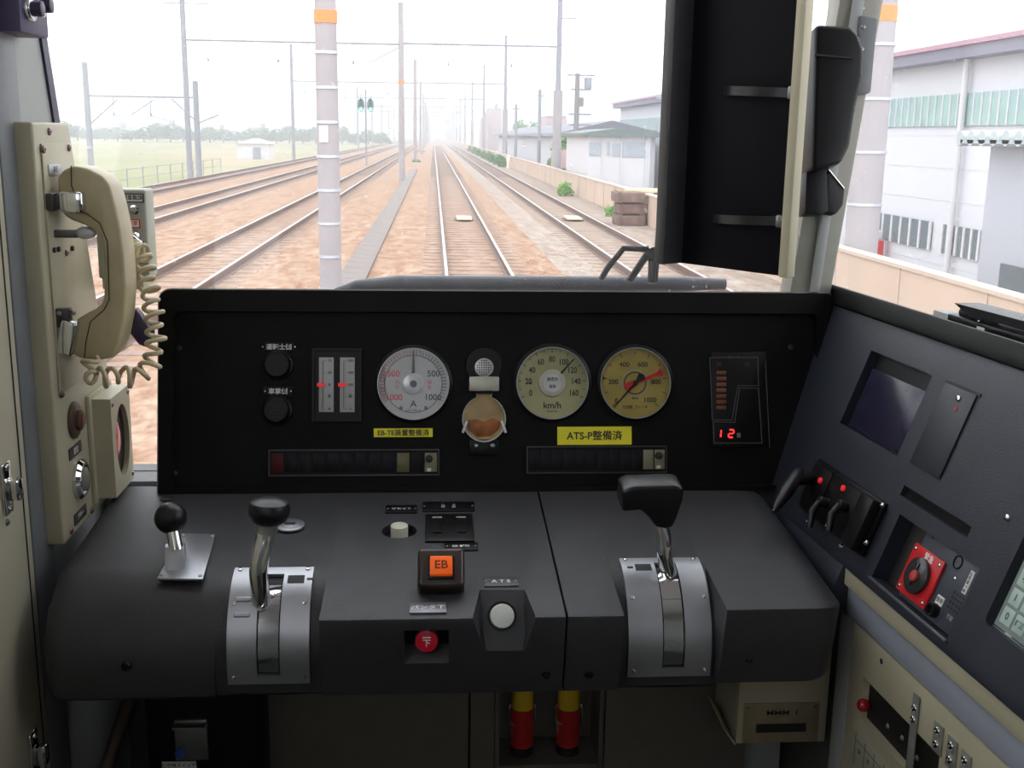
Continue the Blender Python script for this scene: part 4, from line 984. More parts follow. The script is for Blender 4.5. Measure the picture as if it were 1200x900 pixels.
# ================================================================ SHADE BOARD, PILLAR FITTINGS
o_ = aY(797, 308, 1.33); e_ = aY(920, 325, 1.20)
uu = Vector((e_.x-o_.x, e_.y-o_.y, 0)); LW = uu.length
F_t = frame(o_, uu, (0, 0, 1)); ZTOP = 2.05-o_.z
t = thing('shade_board', 'tall black padded board with a dark left lip and cream right edge', 'board', F_t)
MB().box((LW/2, ZTOP/2, -.004), (LW, ZTOP, .008), .001).build('back_board', mat('board_black', (.004, .004, .007), .6, spec=.12), t)
MB().box((.0005, ZTOP/2, .015), (.004, ZTOP, .034), .001).box((-.0055, ZTOP/2, .031), (.014, ZTOP, .002), .0006).build('left_lip', mat('lip_dark_grey', (.06, .06, .065), .4), t)
MB().box((LW+.0045, ZTOP/2, .004), (.013, ZTOP, .014), .002).build('right_edge', M_cream, t)
for py, x0p, x1p in ((106, 850, 932), (256, 838, 918)):
    a = loc(F_t, x0p, py); b_ = loc(F_t, x1p, py+3)
    m = MB(); n = 10; vs = []; 
    for i in range(n+1):
        x = a[0]+(b_[0]-a[0])*i/n; z = .0015+.012*math.sin(math.pi*i/n)**.7; y = a[1]+(b_[1]-a[1])*i/n
        vs += [(x, y-.005, z), (x, y+.005, z), (x, y-.005, z+.0015), (x, y+.005, z+.0015)]
    fs = []
    for i in range(n): q_ = 4*i; fs += [(q_, q_+1, q_+5, q_+4), (q_+2, q_+6, q_+7, q_+3), (q_, q_+4, q_+6, q_+2), (q_+1, q_+3, q_+7, q_+5)]
    fs += [(0, 2, 3, 1), (4*n, 4*n+1, 4*n+3, 4*n+2)]
    m.faces(vs, fs); st = m.build('strap', mat('strap_black', (.010, .010, .011), .35, spec=.3), t)
    MB().box((b_[0]+.001, b_[1], .006), (.009, .014, .008), .002).build('clip', mat('clip_grey', (.16, .16, .16), .35, .6), st)
def PZ(pts, off=0): return [loc(F_panel, *p, off) for p in pts]
F_p2 = F_panel @ T(0, 0, .0)
t = thing('fan_housing', 'black rounded housing hung on the right pillar behind the board', 'housing', F_p2)
m = MB(); m.prism(PZ([(948, 36), (988, 38), (998, 48), (1004, 66), (1003, 96), (994, 136), (988, 176), (978, 196), (944, 204)], .03), .0, .055, .006, seg=3); m.build('housing', M_black, t)
m = MB(); m.prism(PZ([(956, 62), (1000, 66), (1001, 68), (956, 64)], .06), .053, .057); m.build('edge_line', M_rubber, t)
t = thing('pillar_bracket', 'black bracket arm on the right pillar under the rounded housing', 'bracket', F_p2)
m = MB(); m.prism(PZ([(942, 192), (966, 198), (968, 250), (940, 252)], .02), .0, .03, .003); m.build('base', M_black, t)
m = MB(); m.prism(PZ([(964, 212), (972, 198), (976, 206), (990, 222), (988, 240), (980, 251), (966, 248)], .02), .002, .022, .003); m.build('arm', M_rubber, t)
m = MB(); m.tube([(*loc(F_panel, 971, 199, .022), .022), (*loc(F_panel, 989, 221, .022), .022)], .0012, seg=6); m.build('steel_edge', M_chrome, t)
t = thing('pillar_rail', 'grey metal rail screwed to the top of the right pillar', 'rail', F_p2)
m = MB(); m.prism(PZ([(1006, 20), (1026, 24), (1018, 110), (1000, 112)], .0), -.003, .008, .002); m.build('channel', M_jamb, t)
m = MB()
for px, py in ((1012, 8), (1009, 34), (1007, 60), (1004, 90)): a = loc(F_panel, px, py); m.screw(a[0], a[1], .008 if py > 20 else -.004, .003)
m.build('screws', M_steel, t)

# ================================================================ UNDER THE DESK
Y0 = 1.30
def U(px, py, Y=Y0): p = aY(px, py, Y); return p
xa, xb_, xc, xd, xe = U(300, 860).x, U(550, 860).x, U(580, 860).x, U(708, 860).x, U(876, 860).x
M_under = mat('kick_panel_brown_grey', (.13, .12, .10), .5, vary=.06)
def panelbox(x0, x1, y, name, label, z0=0.001, z1=.652, col=M_under, th=.02):
    o = MB().box(((x0+x1)/2, y+th/2, (z0+z1)/2), (x1-x0-.002, th, z1-z0), .0015).build(name, col); return tag(o, label, 'panel')
panelbox(xa, xb_, Y0, 'kick_panel', 'wide dark brown grey panel under the left half of the desk')
panelbox(xb_, xc, Y0, 'kick_panel', 'narrow dark panel beside the two red canisters, on their left')
panelbox(xd, xe, Y0, 'kick_panel', 'dark grey panel under the desk right of the red canisters')
panelbox(xe, .47, Y0+.03, 'kick_panel', 'pale panel under the cream box with the bronze plate', col=M_wall)
ZUN = .634
nt_ = thing('canister_niche', 'open dark niche in the kick panel holding the two red canisters', 'niche')
zsh = U(640, 885).z-.02
MB().box(((xc+xd)/2, Y0+.085, ZUN/2), (xd-xc, .01, ZUN-.002)).box((xc+.003, Y0+.045, ZUN/2), (.006, .08, ZUN-.002)).box((xd-.003, Y0+.045, ZUN/2), (.006, .08, ZUN-.002)).build('niche_walls', M_under, nt_)
MB().box(((xc+xd)/2, Y0+.045, zsh-.004), (xd-xc-.012, .07, .008)).build('shelf', M_under, nt_)
for px, lab, rx_ in ((612, 'red and yellow signal flare canister, left one of the pair under the desk', 3), (666, 'red and yellow signal flare canister, right one of the pair under the desk', 2)):
    p = U(px, 850, Y0+.04); zt = U(px, 815, Y0+.04).z; zb = zsh
    zy = U(px, 829, Y0+.04).z
    t = thing('flare_canister', lab, 'canister', T(p.x, Y0+.042, zsh))
    r_ = .0155; H_ = (zy-zsh)
    MB().cyl((0, 0, 0), r_*.96, .012, bev=.001).build('base_cap', M_rubber, t)
    MB().lathe([(r_*.9, .012), (r_, .013), (r_, H_), (r_*.9, H_+.001)], seg=28).build('tube', mat('canister_red', (.5, .02, .02), .4, vary=.1, vs=30, speck=((.55, .5, .45), 45, .56)), t)
    MB().cyl((0, 0, H_), r_*.94, .03, bev=.002).build('yellow_cap', mat('cap_yellow', (.75, .5, .02), .4), t)
    for s in (-1, 1): MB().tube([(s*(r_+.0012), .0, H_-.030), (s*(r_+.003), -.004, H_-.012), (s*(r_+.0012), 0, H_+.004)], .0012, seg=6).build('clip_wire', M_chrome, t)
# pedal unit at left
p = U(170, 850, 1.22); p2 = U(303, 850, 1.22)
t = thing('pedal_unit', 'black foot pedal housing with a steel latch under the desk left', 'pedal', T((p.x+p2.x)/2, 1.22, 0))
wd = p2.x-p.x
MB().box((0, .04, .31), (wd, .08, .60), .004).build('housing', M_black, t)
a = U(224, 841, 1.22); b_ = U(224, 872, 1.22); c_ = U(224, 888, 1.22); ox = (p.x+p2.x)/2
ww = U(243, 850, 1.22).x-U(205, 850, 1.22).x
MB().box((a.x-ox, -.003, (a.z+c_.z)/2), (ww, .006, a.z-c_.z), .001).box((a.x-ox, -.010, a.z-.004), (ww, .018, .003), .001).build('latch_plate', M_steel, t)
MB().cyl((0, 0, 0), .006, .006, bev=.001, M=T(U(213, 878, 1.22).x-ox, -.006, U(213, 878, 1.22).z) @ RX(90)).build('blue_dot', mat('blue_dot', (.03, .08, .35), .4), t)
lz = U(210, 896, 1.22)
MB().box((lz.x-ox, -.001, lz.z), (.040, .002, .009), .0004).text('保守用スイッチ', .0058, 0, 0, 0, 1, M=T(lz.x-ox, -.0022, lz.z) @ RX(90)).build('white_label', [M_white, M_ink], t)
# handrail bracket on left wall
a = aX(84, 850, XW); b_ = aX(140, 830, XW)
o = MB().tube([(XW+.01, aX(150, 822, XW).y, aX(150, 822, XW).z+.02), (XW+.012, aX(92, 899, XW).y+.02, .38)], .008).build('conduit', mat('conduit_brown', (.10, .07, .045), .5)); tag(o, 'thin brown conduit slanting down the left wall under the desk', 'pipe')
# ================================================================ OUTSIDE
ZR = -1.15; ZG = -1.31
def gmat(name, a, b, scale, b2=None, speck=None):
    m = bpy.data.materials.new(name); m.use_nodes = True; N = m.node_tree.nodes; L = m.node_tree.links; P = N['Principled BSDF']; P.inputs['Roughness'].default_value = .9; P.inputs['Specular IOR Level'].default_value = .1
    tc = N.new('ShaderNodeTexCoord'); mp = N.new('ShaderNodeMapping'); L.new(tc.outputs['Object'], mp.inputs[0]); mp.inputs['Scale'].default_value = (1, .35, 1)
    n1 = N.new('ShaderNodeTexNoise'); n1.inputs['Scale'].default_value = scale; n1.inputs['Detail'].default_value = 6; n1.inputs['Roughness'].default_value = .7; L.new(mp.outputs[0], n1.inputs[0])
    cr = N.new('ShaderNodeValToRGB'); cr.color_ramp.elements[0].position = .35; cr.color_ramp.elements[1].position = .65
    cr.color_ramp.elements[0].color = (*a, 1); cr.color_ramp.elements[1].color = (*b, 1); L.new(n1.outputs[0], cr.inputs[0])
    n2 = N.new('ShaderNodeTexVoronoi'); n2.inputs['Scale'].default_value = 14; L.new(tc.outputs['Object'], n2.inputs[0])
    mx = N.new('ShaderNodeMix'); mx.data_type = 'RGBA'; mx.blend_type = 'MULTIPLY'; mx.inputs['Factor'].default_value = .55
    L.new(cr.outputs[0], mx.inputs['A']); r2 = N.new('ShaderNodeValToRGB'); r2.color_ramp.elements[0].color = (.5, .48, .46, 1); r2.color_ramp.elements[1].color = (1.2, 1.2, 1.2, 1); L.new(n2.outputs['Color'], r2.inputs[0]); L.new(r2.outputs[0], mx.inputs['B'])
    L.new(mx.outputs['Result'], P.inputs['Base Color']); return m
M_bal = gmat('ballast_rusty', (.27, .14, .085), (.46, .34, .25), 5)
M_bal2 = gmat('ballast_grey', (.28, .21, .17), (.44, .38, .33), 4)
M_field = gmat('field_grass', (.24, .28, .13), (.46, .36, .26), .06)
M_yard = gmat('yard_concrete', (.42, .40, .38), (.5, .48, .46), .2)
def plane(name, x0, x1, y0, y1, z, m, kind='structure'):
    return tag(MB().box(((x0+x1)/2, (y0+y1)/2, z-.15), (x1-x0, y1-y0, .3)).build(name, m), kind=kind)
plane('ground_ballast', -13.2, 2.4, 2.2, 1500, ZG, M_bal)
plane('ground_gravel', 2.4, 6.3, 2.2, 1500, ZG, M_bal2)
plane('ground_field', -400, -13.2, 2.2, 1500, ZG-.25, M_field)
plane('ground_yard', 6.3, 400, 2.2, 1500, -3.2, M_yard)
# tracks
M_rail = mat('rail_rusty_steel', (.16, .10, .08), .6, .3); M_railt = mat('rail_polished_head', (.62, .60, .58), .3, .9)
M_slp = mat('sleeper_grey_brown', (.30, .215, .17), .9, vary=.2, vs=3)
rp_ = [(-.065, 0), (.065, 0), (.06, .015), (.012, .03), (.010, .105), (.033, .118), (.033, .150), (.03, .155), (-.03, .155), (-.033, .150), (-.033, .118), (-.010, .105), (-.012, .03), (-.06, .015)]
Mr = frame((0, 0, 0), (1, 0, 0), (0, 0, 1))      # n = -y
rail_me = None; slp_me = None; far_me = None
def track(xc, label, g='railway tracks running to the horizon'):
    global rail_me, slp_me, far_me
    t = thing('railway_track', label, 'railway track', T(xc, 0, ZG), g)
    for s in (-1, 1):
        if rail_me is None:
            m = MB(); m.prism(rp_, -900, -2.6, M=Mr); m.box((0, 450, .1565), (.052, 895, .003), m=1)
            o = m.build('rail', [M_rail, M_railt], t); rail_me = o.data
        else: o = bpy.data.objects.new('rail', rail_me); COL.objects.link(o); o.parent = t
        o.location = (s*.566, 0, .005)
    for i in range(100):
        if slp_me is None: o = MB().box((0, 0, -.05), (2.0, .22, .13), .015).build('sleeper', M_slp, t); slp_me = o.data
        else: o = bpy.data.objects.new('sleeper', slp_me); COL.objects.link(o); o.parent = t
        o.location = (0, 5+.64*i, 0)
    if far_me is None:
        m = MB()
        for i in range(100, 400): m.box((0, 5+.64*i, -.05), (2.0, .22, .13))
        o = m.build('far_sleepers', M_slp, t); far_me = o.data
    else: o = bpy.data.objects.new('far_sleepers', far_me); COL.objects.link(o); o.parent = t
    o['kind'] = 'stuff'
track(.79, 'straight track directly ahead of the windscreen')
track(4.12, 'track just right of the one straight ahead, nearest the concrete wall')
track(-4.2, 'first track left of the big concrete post')
track(-8.1, 'middle one of the three tracks on the left')
track(-11.7, 'leftmost track, bordering the grass field')
# white markers between the rails
for xc, y, lab in ((.79+.12, 33.5, 'white marker plate lying in the track straight ahead'), (4.25, 34.0, 'white marker plate lying in the right hand track')):
    t = thing('track_beacon', lab, 'track beacon', T(xc, y, ZG+.03))
    MB().box((0, 0, .05), (.44, 1.1, .05), .01).build('plate', mat('beacon_white_yellow', (.75, .70, .45), .5), t)
    MB().box((0, -.3, .015), (.6, .12, .03)).box((0, .3, .015), (.6, .12, .03)).build('mounting_bar', M_slp, t)
# cable trough
t = thing('cable_trough', 'line of grey concrete lids between the left track and the track ahead', 'cable trough', T(-1.42, 0, ZG))
MB().box((0, 45, 0), (.46, 76, .04)).build('channel', mat('trough_side', (.3, .28, .26), .8), t)
lid = None
for i in range(90):
    if lid is None: o = MB().box((0, 0, .035), (.50, .80, .04), .006).build('lid', mat('trough_lid', (.20, .17, .155), .8, vary=.15, vs=1.5), t); lid = o.data
    else: o = bpy.data.objects.new('lid', lid); COL.objects.link(o); o.parent = t
    o.location = (0, 8+.83*i, 0)
# gantries
M_conc = mat('post_concrete', (.36, .335, .35), .8, vary=.06, vs=2); M_post2 = mat('post_pale_steel', (.27, .28, .32), .6)
M_bnd = mat('post_band_metal', (.55, .58, .66), .4, .4); M_obnd = mat('post_orange_band', (.9, .25, .08), .5); M_galv = mat('galvanised', (.28, .30, .34), .6, .2)
def post(parent, x, h, r=.16, bands=False, orange=None, name='post', z0=0, col=None):
    MB().lathe([(0, z0), (r, z0), (r*.86, h), (0, h+.01)], T(x, 0, 0), seg=20).build(name, col or M_conc, parent)
    if bands:
        for i in range(14):
            z = .15+i*.50
            if z < h and abs(z-(orange or -9)) > .2: MB().lathe([(r*1.0, z-.02), (r*1.06, z-.02), (r*1.06, z+.02), (r*1.0, z+.02)], T(x, 0, 0), seg=20).build('strap_band', M_bnd, parent)
    if orange: MB().lathe([(r*.9, orange-.09), (r*1.02, orange-.09), (r*1.02, orange+.09), (r*.9, orange+.09)], T(x, 0, 0), seg=20).build('orange_band', M_obnd, parent)
def truss(parent, x0, x1, z, dz=.0, r=.035):
    m = MB(); m.tube([(x0, 0, z), (x1, 0, z)], r, seg=6)
    if dz:
        m.tube([(x0, 0, z-dz), (x1, 0, z-dz)], r*.7, seg=6); n = int((x1-x0)/1.2)
        for i in range(n): a = x0+(x1-x0)*i/n; b = x0+(x1-x0)*(i+1)/n; m.tube([(a, 0, z-(dz if i % 2 else 0)), (b, 0, z-(0 if i % 2 else dz))], r*.45, seg=4)
    m.build('beam', M_galv, parent)
def hangers(parent, xs, z):
    m = MB()
    for x in xs:
        m.tube([(x, 0, z), (x, 0, z-.9)], .018, seg=5); m.cyl((x, 0, z-1.05), .05, .15, seg=8)
        m.tube([(x, 0, z-1.0), (x+.9, 0, z-1.25)], .015, seg=5); m.tube([(x-.7, 0, z), (x, 0, z-.9)], .012, seg=4)
    m.build('insulator_hanger', M_galv, parent)
# nearest: big post at 16.5 m
t = thing('catenary_mast', 'big pale concrete post with grey bands close ahead, left of the track', 'post', T(-1.58, 17.2, ZG))
post(t, 0, 9, .17, True, (aY(384, 20, 17.2).z-ZG))
a = aY(379, 157, 17.0); MB().box((a.x+1.58, -.172, a.z-ZG), (.13, .012, .24), .004).build('number_plate', M_white, t)
m = MB(); q_ = 8.3; m.tube([(-1.0, 0, q_), (8.05, 0, q_)], .05, seg=6); m.build('beam', M_galv, t)
t = thing('catenary_mast', 'pale blurred post outside the right hand window', 'post', T(6.75, 17.2, -3.2))
MB().lathe([(0, 0), (.27, 0), (.23, 11), (0, 11.01)], seg=20).build('post', M_conc, t)
MB().lathe([(.22, 6.15), (.255, 6.15), (.255, 6.38), (.22, 6.38)], seg=20).build('orange_band', M_obnd, t)
for i in range(9):
    z = 1+i*.8; MB().lathe([(.22, z), (.272, z), (.272, z+.04), (.22, z+.04)], seg=20).build('strap_band', M_bnd, t)
PX = (-12.9, -1.70, 6.65)
ys = [61+45*i for i in range(14)]
GL = ['overhead line gantry straddling the tracks, nearest one seen whole', 'overhead line gantry, second one seen whole', 'overhead line gantry, third one seen whole', 'overhead line gantry, fourth one seen whole']
def gantry(y, lab, grp='overhead line gantries receding along the line'):
    t = thing('overhead_gantry', lab, 'gantry', T(0, y, ZG), grp)
    post(t, PX[0], 10.3, .15, col=M_post2); post(t, PX[1], 9.2, .16, orange=5.2 if y < 70 else None, col=M_conc); post(t, PX[2], 11.5, .15, col=M_post2)
    MB().lathe([(0, 0), (.24, 0), (.24, 4.9), (0, 4.91)], T(PX[2], 0, 0), seg=14).build('post_base', M_conc, t)
    truss(t, PX[0], PX[1], 7.1, .0, .05); truss(t, PX[1], PX[2], 7.15, .0, .05)
    hangers(t, (-11.7, -8.1, -4.2, .79, 4.12), 7.1)
    m = MB(); m.tube([(PX[1]-1.7, 0, 6.1), (PX[1], 0, 7.0)], .03, seg=5); m.tube([(PX[0]-1.2, 0, 8.9), (PX[0]+1.4, 0, 8.9)], .03, seg=5); m.tube([(PX[2]-.9, 0, 8.6), (PX[2]+.9, 0, 8.6)], .03, seg=5)
    m.build('brace', M_galv, t); return t
g0 = None
for i, y in enumerate(ys):
    lab = GL[i] if i < 4 else 'distant overhead line gantry fading into the haze beyond the nearer ones'
    if i == 0: gantry(y, lab); continue
    if g0 is None: g0 = gantry(y, lab)
    else: dup(g0, T(0, y, ZG), lab)
# left branch gantry
t = thing('branch_gantry', 'lower gantry on two thin posts at the far left beside the field', 'gantry', T(0, 64, ZG-.2))
bx0, bx1 = aY(104, 150, 64), aY(231, 150, 64)
for x, hh in ((bx0.x, aY(103, 73, 64).z-ZG+.2), (bx1.x, aY(231, 95, 64).z-ZG+.2)): post(t, x, hh, .17, col=M_post2)
zb_ = aY(150, 113, 64).z-ZG+.2; truss(t, bx0.x, bx1.x, zb_, .0, .045); hangers(t, (-17.5, -15.5), zb_)
m = MB(); m.tube([(bx0.x, 0, zb_-1.6), (bx0.x+1.6, 0, zb_-.2)], .03, seg=5); m.tube([(bx1.x, 0, zb_-1.3), (bx1.x-1.3, 0, zb_-.1)], .03, seg=5); m.tube([(bx1.x, 0, zb_-1.4), (bx1.x+1.2, 0, zb_-.9)], .03, seg=5); m.tube([(-16.6, 0, zb_-1), (-15.2, 0, zb_-.1)], .02, seg=5); m.build('brace', M_galv, t)
# wires
m_w = mat('wire_grey', (.3, .3, .32), .5, .2)
for xc, nm in ((.79, 'track straight ahead'), (4.12, 'right hand track'), (-4.2, 'first left hand track'), (-8.1, 'middle left hand track')):
    m = MB(); m.tube([(xc, 10, ZG+5.4), (xc, 650, ZG+5.4)], .007, seg=4)
    for i in range(8):
        a = 17+45*i; m.tube([(xc, a+45*k/8, ZG+6.0+.45*(2*k/8-1)**2) for k in range(9)], .006, seg=4)
    tag(m.build('contact_wire', m_w), 'overhead contact wire above the '+nm, 'wire', 'overhead wires')
# signals
def signal(x, y, lab, sgn):
    t = thing('railway_signal', lab, 'signal', T(x, y, ZG)); z = aY(422, 123, y).z-ZG
    MB().sph((0, 0, z), .30, (.9, .25, 1.75)).build('backboard', mat('signal_dark_green', (.03, .12, .10), .5), t)
    MB().cyl((0, 0, 0), .14, .04, M=T(0, -.10, z-.32) @ RX(90)).build('green_light', mat('signal_green', (.2, .9, .7), .4, emit=((.25, 1, .8), 1.5)), t)
    for i in range(3): MB().cyl((0, 0, 0), .10, .03, M=T(0, -.085, z+.30-.27*i+.05) @ RX(90)).build('dark_lamp', M_ink, t)
    return t
sx1 = aY(423, 123, 92).x; sx2 = aY(434, 123, 92).x
t1 = signal(sx1, 92, 'left one of two hanging signals showing green', 1); t2_ = signal(sx2, 92, 'right one of two hanging signals showing green', 1)
for t_, s in ((t1, 1), (t2_, -1)):
    z = aY(422, 123, 92).z-ZG
    MB().tube([(0, 0.05, z+.5), (0, .05, z+1.15), ((sx2-sx1)/2*s, .05, z+1.15)], .03, seg=5).build('hanger', M_galv, t_)
    MB().tube([((sx2-sx1)/2*s*.92, 0.05, z+1.15), ((sx2-sx1)/2*s*.92, .05, 0)], .035, seg=5).build('mast', M_galv, t_)
# concrete wall on the right
M_fence = mat('wall_tan_concrete', (.55, .42, .33), .85, vary=.08, vs=.7)
o = MB().box((6.15, 300, -1.9), (.16, 600, 2.9)).build('boundary_wall', [M_fence])
XWALL = 6.35
o.location.x = .15
m = MB(); 
for i in range(70): m.box((XWALL-.13, 12+2.4*i, -.86), (.03, .05, .85))
m.box((XWALL-.05, 300, -.435), (.22, 600, .05)); rb_ = m.build('coping_and_ribs', mat('coping', (.52, .42, .35), .8), o); rb_.location.x = -.15
tag(o, 'long tan concrete boundary wall running along the right side of the tracks', 'wall')
# buildings
def win(parent, pts, Fm, name='window', col=None, d=.04, n=0):
    r_ = rect(pts, Fm); m = MB(); B(m, r_, -.02, d)
    o = m.build(name, col, parent); o.matrix_world = Fm; o.matrix_parent_inverse = parent.matrix_world.inverted()
    if n:
        m = MB()
        for i in range(n+1): m.box((r_[0]+(r_[2]-r_[0])*i/n, (r_[1]+r_[3])/2, d), ((r_[2]-r_[0])/n*.12, r_[3]-r_[1], .04))
        p_ = m.build('mullions', M_white2, o); 
    return o
M_white2 = mat('building_white', (.62, .61, .63), .7, vary=.03, vs=.3)
M_lav = mat('building_pale', (.60, .60, .64), .7, vary=.02, vs=.2)
M_teal = mat('translucent_green_sheet', (.28, .42, .40), .5, vary=.12, vs=1.2); M_roofd = mat('roof_slate', (.20, .19, .25), .6); M_roofp = mat('fascia_mauve', (.42, .24, .30), .6)
M_gl2 = mat('dark_pane', (.12, .15, .17), .2)
XF = 16.0; Fx = frame((XF, 0, 0), (0, -1, 0), (0, 0, 1))
t = thing('factory_hall', 'long pale factory hall with a green window band beyond the right hand wall', 'building', T(XF, 60, -3.2))
zt = aX(1040, 82, XF).z; Y_0, Y_1 = 20, 97
def ext(o, parent, Fm):
    bpy.context.view_layer.update(); o.parent = parent; o.matrix_parent_inverse = parent.matrix_world.inverted(); return o
ext(MB().box((XF+9, 58.5, (zt-3.2)/2), (18, 77, zt+3.2)).build('walls', M_lav), t, Matrix())
ext(MB().box((XF+8.9, 58.5, zt+.12), (19.0, 78, .34)).build('roof', M_roofd), t, Matrix())
ext(MB().box((XF+8.9, 58.5, zt+.36), (19.2, 78.2, .14)).build('fascia', M_roofp), t, Matrix())
def bandz(py, px): return aX(px, py, XF).z
z1_, z0_ = bandz(112, 1100), bandz(148, 1100)
band = ext(MB().box((XF-.03, 58.5, (z0_+z1_)/2), (.1, 76.9, z1_-z0_)).build('translucent_band', M_teal), t, Matrix())
m = MB()
for i in range(150): m.box((XF-.09, 20.5+.51*i, (z0_+z1_)/2), (.05, .06, z1_-z0_))
ext(m.build('band_ribs', M_lav), t, Matrix())
for a_, b__ in ((1027, 1093), (1108, 1162)):
    p_ = aX(a_, 265, XF); q2 = aX(b__, 265, XF); zz1 = bandz(249, 1030); zz0 = bandz(279, 1030)
    ext(MB().box((XF-.02, (p_.y+q2.y)/2, (zz0+zz1)/2), (.1, p_.y-q2.y, zz1-zz0)).build('window', M_gl2), t, Matrix())
    m = MB(); n = 6
    for i in range(n+1): m.box((XF-.08, q2.y+(p_.y-q2.y)*i/n, (zz0+zz1)/2), (.06, .12, zz1-zz0))
    ext(m.build('mullions', M_white2), t, Matrix())
p_ = aX(1128, 200, XF); ext(MB().tube([(XF-.2, p_.y, zt), (XF-.2, p_.y, -3)], .10, seg=10).build('downpipe', M_white2), t, Matrix())
p_ = aX(1040, 260, XF)
m = MB()
for i in range(6): m.box((XF-.004, 58.5, -2.6+1.0*i), (.01, 76.9, .02))
ext(m.build('wall_seams', mat('seam_grey', (.5, .5, .54), .7)), t, Matrix())
# shed annex at right
XS_ = 12.0; p0_ = aX(1157, 200, XS_); zz = aX(1160, 168, XS_).z
t = thing('metal_shed', 'grey shed with a corrugated eave at the right edge of the side window', 'building', T(XS_+2, 15, -3.2))
ext(MB().box((XS_+1.6, (p0_.y+8)/2, (zz-3.2)/2), (3.15, p0_.y-8, zz+3.2)).build('walls', mat('shed_grey', (.42, .43, .48), .7)), t, Matrix())
m = MB(); m.box((XS_+1.3, (p0_.y+8)/2, zz+.03), (3.7, p0_.y-8+.5, .08)); ext(m.build('roof_sheet', mat('shed_roof', (.35, .40, .42), .6)), t, Matrix())
m = MB()
for i in range(26): m.cyl((0, 0, 0), .16, 3.7, M=T(XS_-.55, p0_.y+.3-.5*i, zz+.10) @ RY(90), seg=10)
ext(m.build('corrugations', mat('shed_roof2', (.42, .47, .48), .6)), t, Matrix())
a_ = aX(1190, 335, XS_); ext(MB().box((XS_-.02, a_.y, a_.z), (.08, 1.2, .8)).build('window', M_gl2), t, Matrix())
# red cabinet/extinguisher seen at wall
p_ = aX(1027, 288, 15.6); t = thing('red_box', 'small red box standing against the factory wall', 'box', T(p_.x, p_.y, -3.2))
MB().box((0, 0, (p_.z+3.2+.2)/2), (.35, .5, p_.z+3.4), .03).build('body', M_red, t); MB().box((0, 0, p_.z+3.6), (.25, .3, .3), .03).build('top', M_white2, t)
# white prefab
YP = 50; a = aY(689, 158, YP); b_ = aY(763, 155, YP)
t = thing('prefab_office', 'white prefabricated office with a dark green roof edge behind the boundary wall', 'building', T((a.x+b_.x)/2, YP+4, -3.2))
cx = (a.x+b_.x)/2; wd = b_.x-a.x
ext(MB().box((cx, YP+4, (a.z-3.2)/2), (wd, 8, a.z+3.2)).build('walls', M_white2), t, Matrix())
ext(MB().prism([(a.x-.3, a.z-.05), (b_.x+.3, a.z-.02), (b_.x+.2, a.z+.22), (cx-.2, a.z+.3), (a.x-.3, a.z+.08)], -8.3, .35, M=frame((0, YP, 0), (1, 0, 0), (0, 0, 1))).build('roof', mat('roof_dark_green', (.14, .18, .18), .6)), t, Matrix())
for x0, x1, y0, y1 in ((691, 703, 167, 182), (712, 714, 167, 182), (718, 726, 168, 183), (730, 754, 166, 184)):
    p_ = aY(x0, y0, YP); q2 = aY(x1, y1, YP)
    o = ext(MB().box(((p_.x+q2.x)/2, YP-.02, (p_.z+q2.z)/2), (q2.x-p_.x, .08, p_.z-q2.z)).build('window', mat('pane_bluegrey', (.38, .42, .46), .3)), t, Matrix())
m = MB()
for px in (706, 728, 757): p_ = aY(px, 180, YP); m.box((p_.x, YP-.03, (a.z-3.2)/2), (.07, .08, a.z+3.1))
ext(m.build('wall_posts', M_lav), t, Matrix())
# long shed
YA, YB = 74, 150; XL = 8.6; zt = aX(630, 158, XL).z
t = thing('long_shed', 'long low pale shed with dark eaves further along the boundary wall', 'building', T(XL+3, 110, -3.2))
ext(MB().box((XL+3, (YA+YB)/2, (zt-3.2)/2), (6, YB-YA, zt+3.2)).build('walls', M_lav), t, Matrix())
ext(MB().prism([(XL-.6, zt-.1), (XL-.5, zt+.12), (XL+3, zt+.95), (XL+6.6, zt+.12), (XL+6.6, zt-.1)], -YB-.5, -YA+.8, M=Mr).build('roof', mat('roof_dark_grey', (.16, .16, .20), .6)), t, Matrix())
ext(MB().box((XL+3, YA-.035, -1.2), (3.2, .06, 1.6)).build('door', mat('shed_door', (.35, .25, .25), .6)), t, Matrix())
# distant reddish blocks
def block(px0, px1, pyt, Y, lab, col, nw=5, nf=4):
    a = aY(px0, pyt, Y); b_ = aY(px1, pyt, Y); cx = (a.x+b_.x)/2; wd = b_.x-a.x; zt = a.z
    t = thing('distant_building', lab, 'building', T(cx, Y+6, -3.2)); H_ = zt+3.2
    MB().box((0, 0, H_/2), (wd, 12, H_), .1).build('walls', mat(col[0], col[1], .7, vary=.05, vs=.1), t)
    MB().box((0, 0, H_+.25), (wd*.9, 11, .5)).box((wd*.2, 0, H_+1), (wd*.2, 3, 2)).build('roof', M_roofd, t)
    wm = None
    for i in range(nw):
        for j in range(nf):
            if wm is None: o = MB().box((0, 0, 0), (wd/nw*.55, .2, H_/(nf+2)*.5)).build('window', mat('far_pane', (.25, .28, .33), .4), t); wm = o.data
            else: o = bpy.data.objects.new('window', wm); COL.objects.link(o); o.parent = t
            o.location = (-wd/2+wd*(i+.5)/nw, -6.02, H_-H_/(nf+2)*(j+.9))
RD = ('brick_rose', (.42, .24, .25)); GR = ('far_grey', (.40, .42, .48)); LG = ('far_pale', (.55, .55, .58))
block(564, 572, 140, 330, 'lower reddish block rising above the long shed roof at its left end', RD, 3); block(571, 588, 129, 340, 'taller reddish stepped block left of the long shed', RD)
block(640, 665, 139, 210, 'reddish block behind the long shed, near the right gantry post', RD)
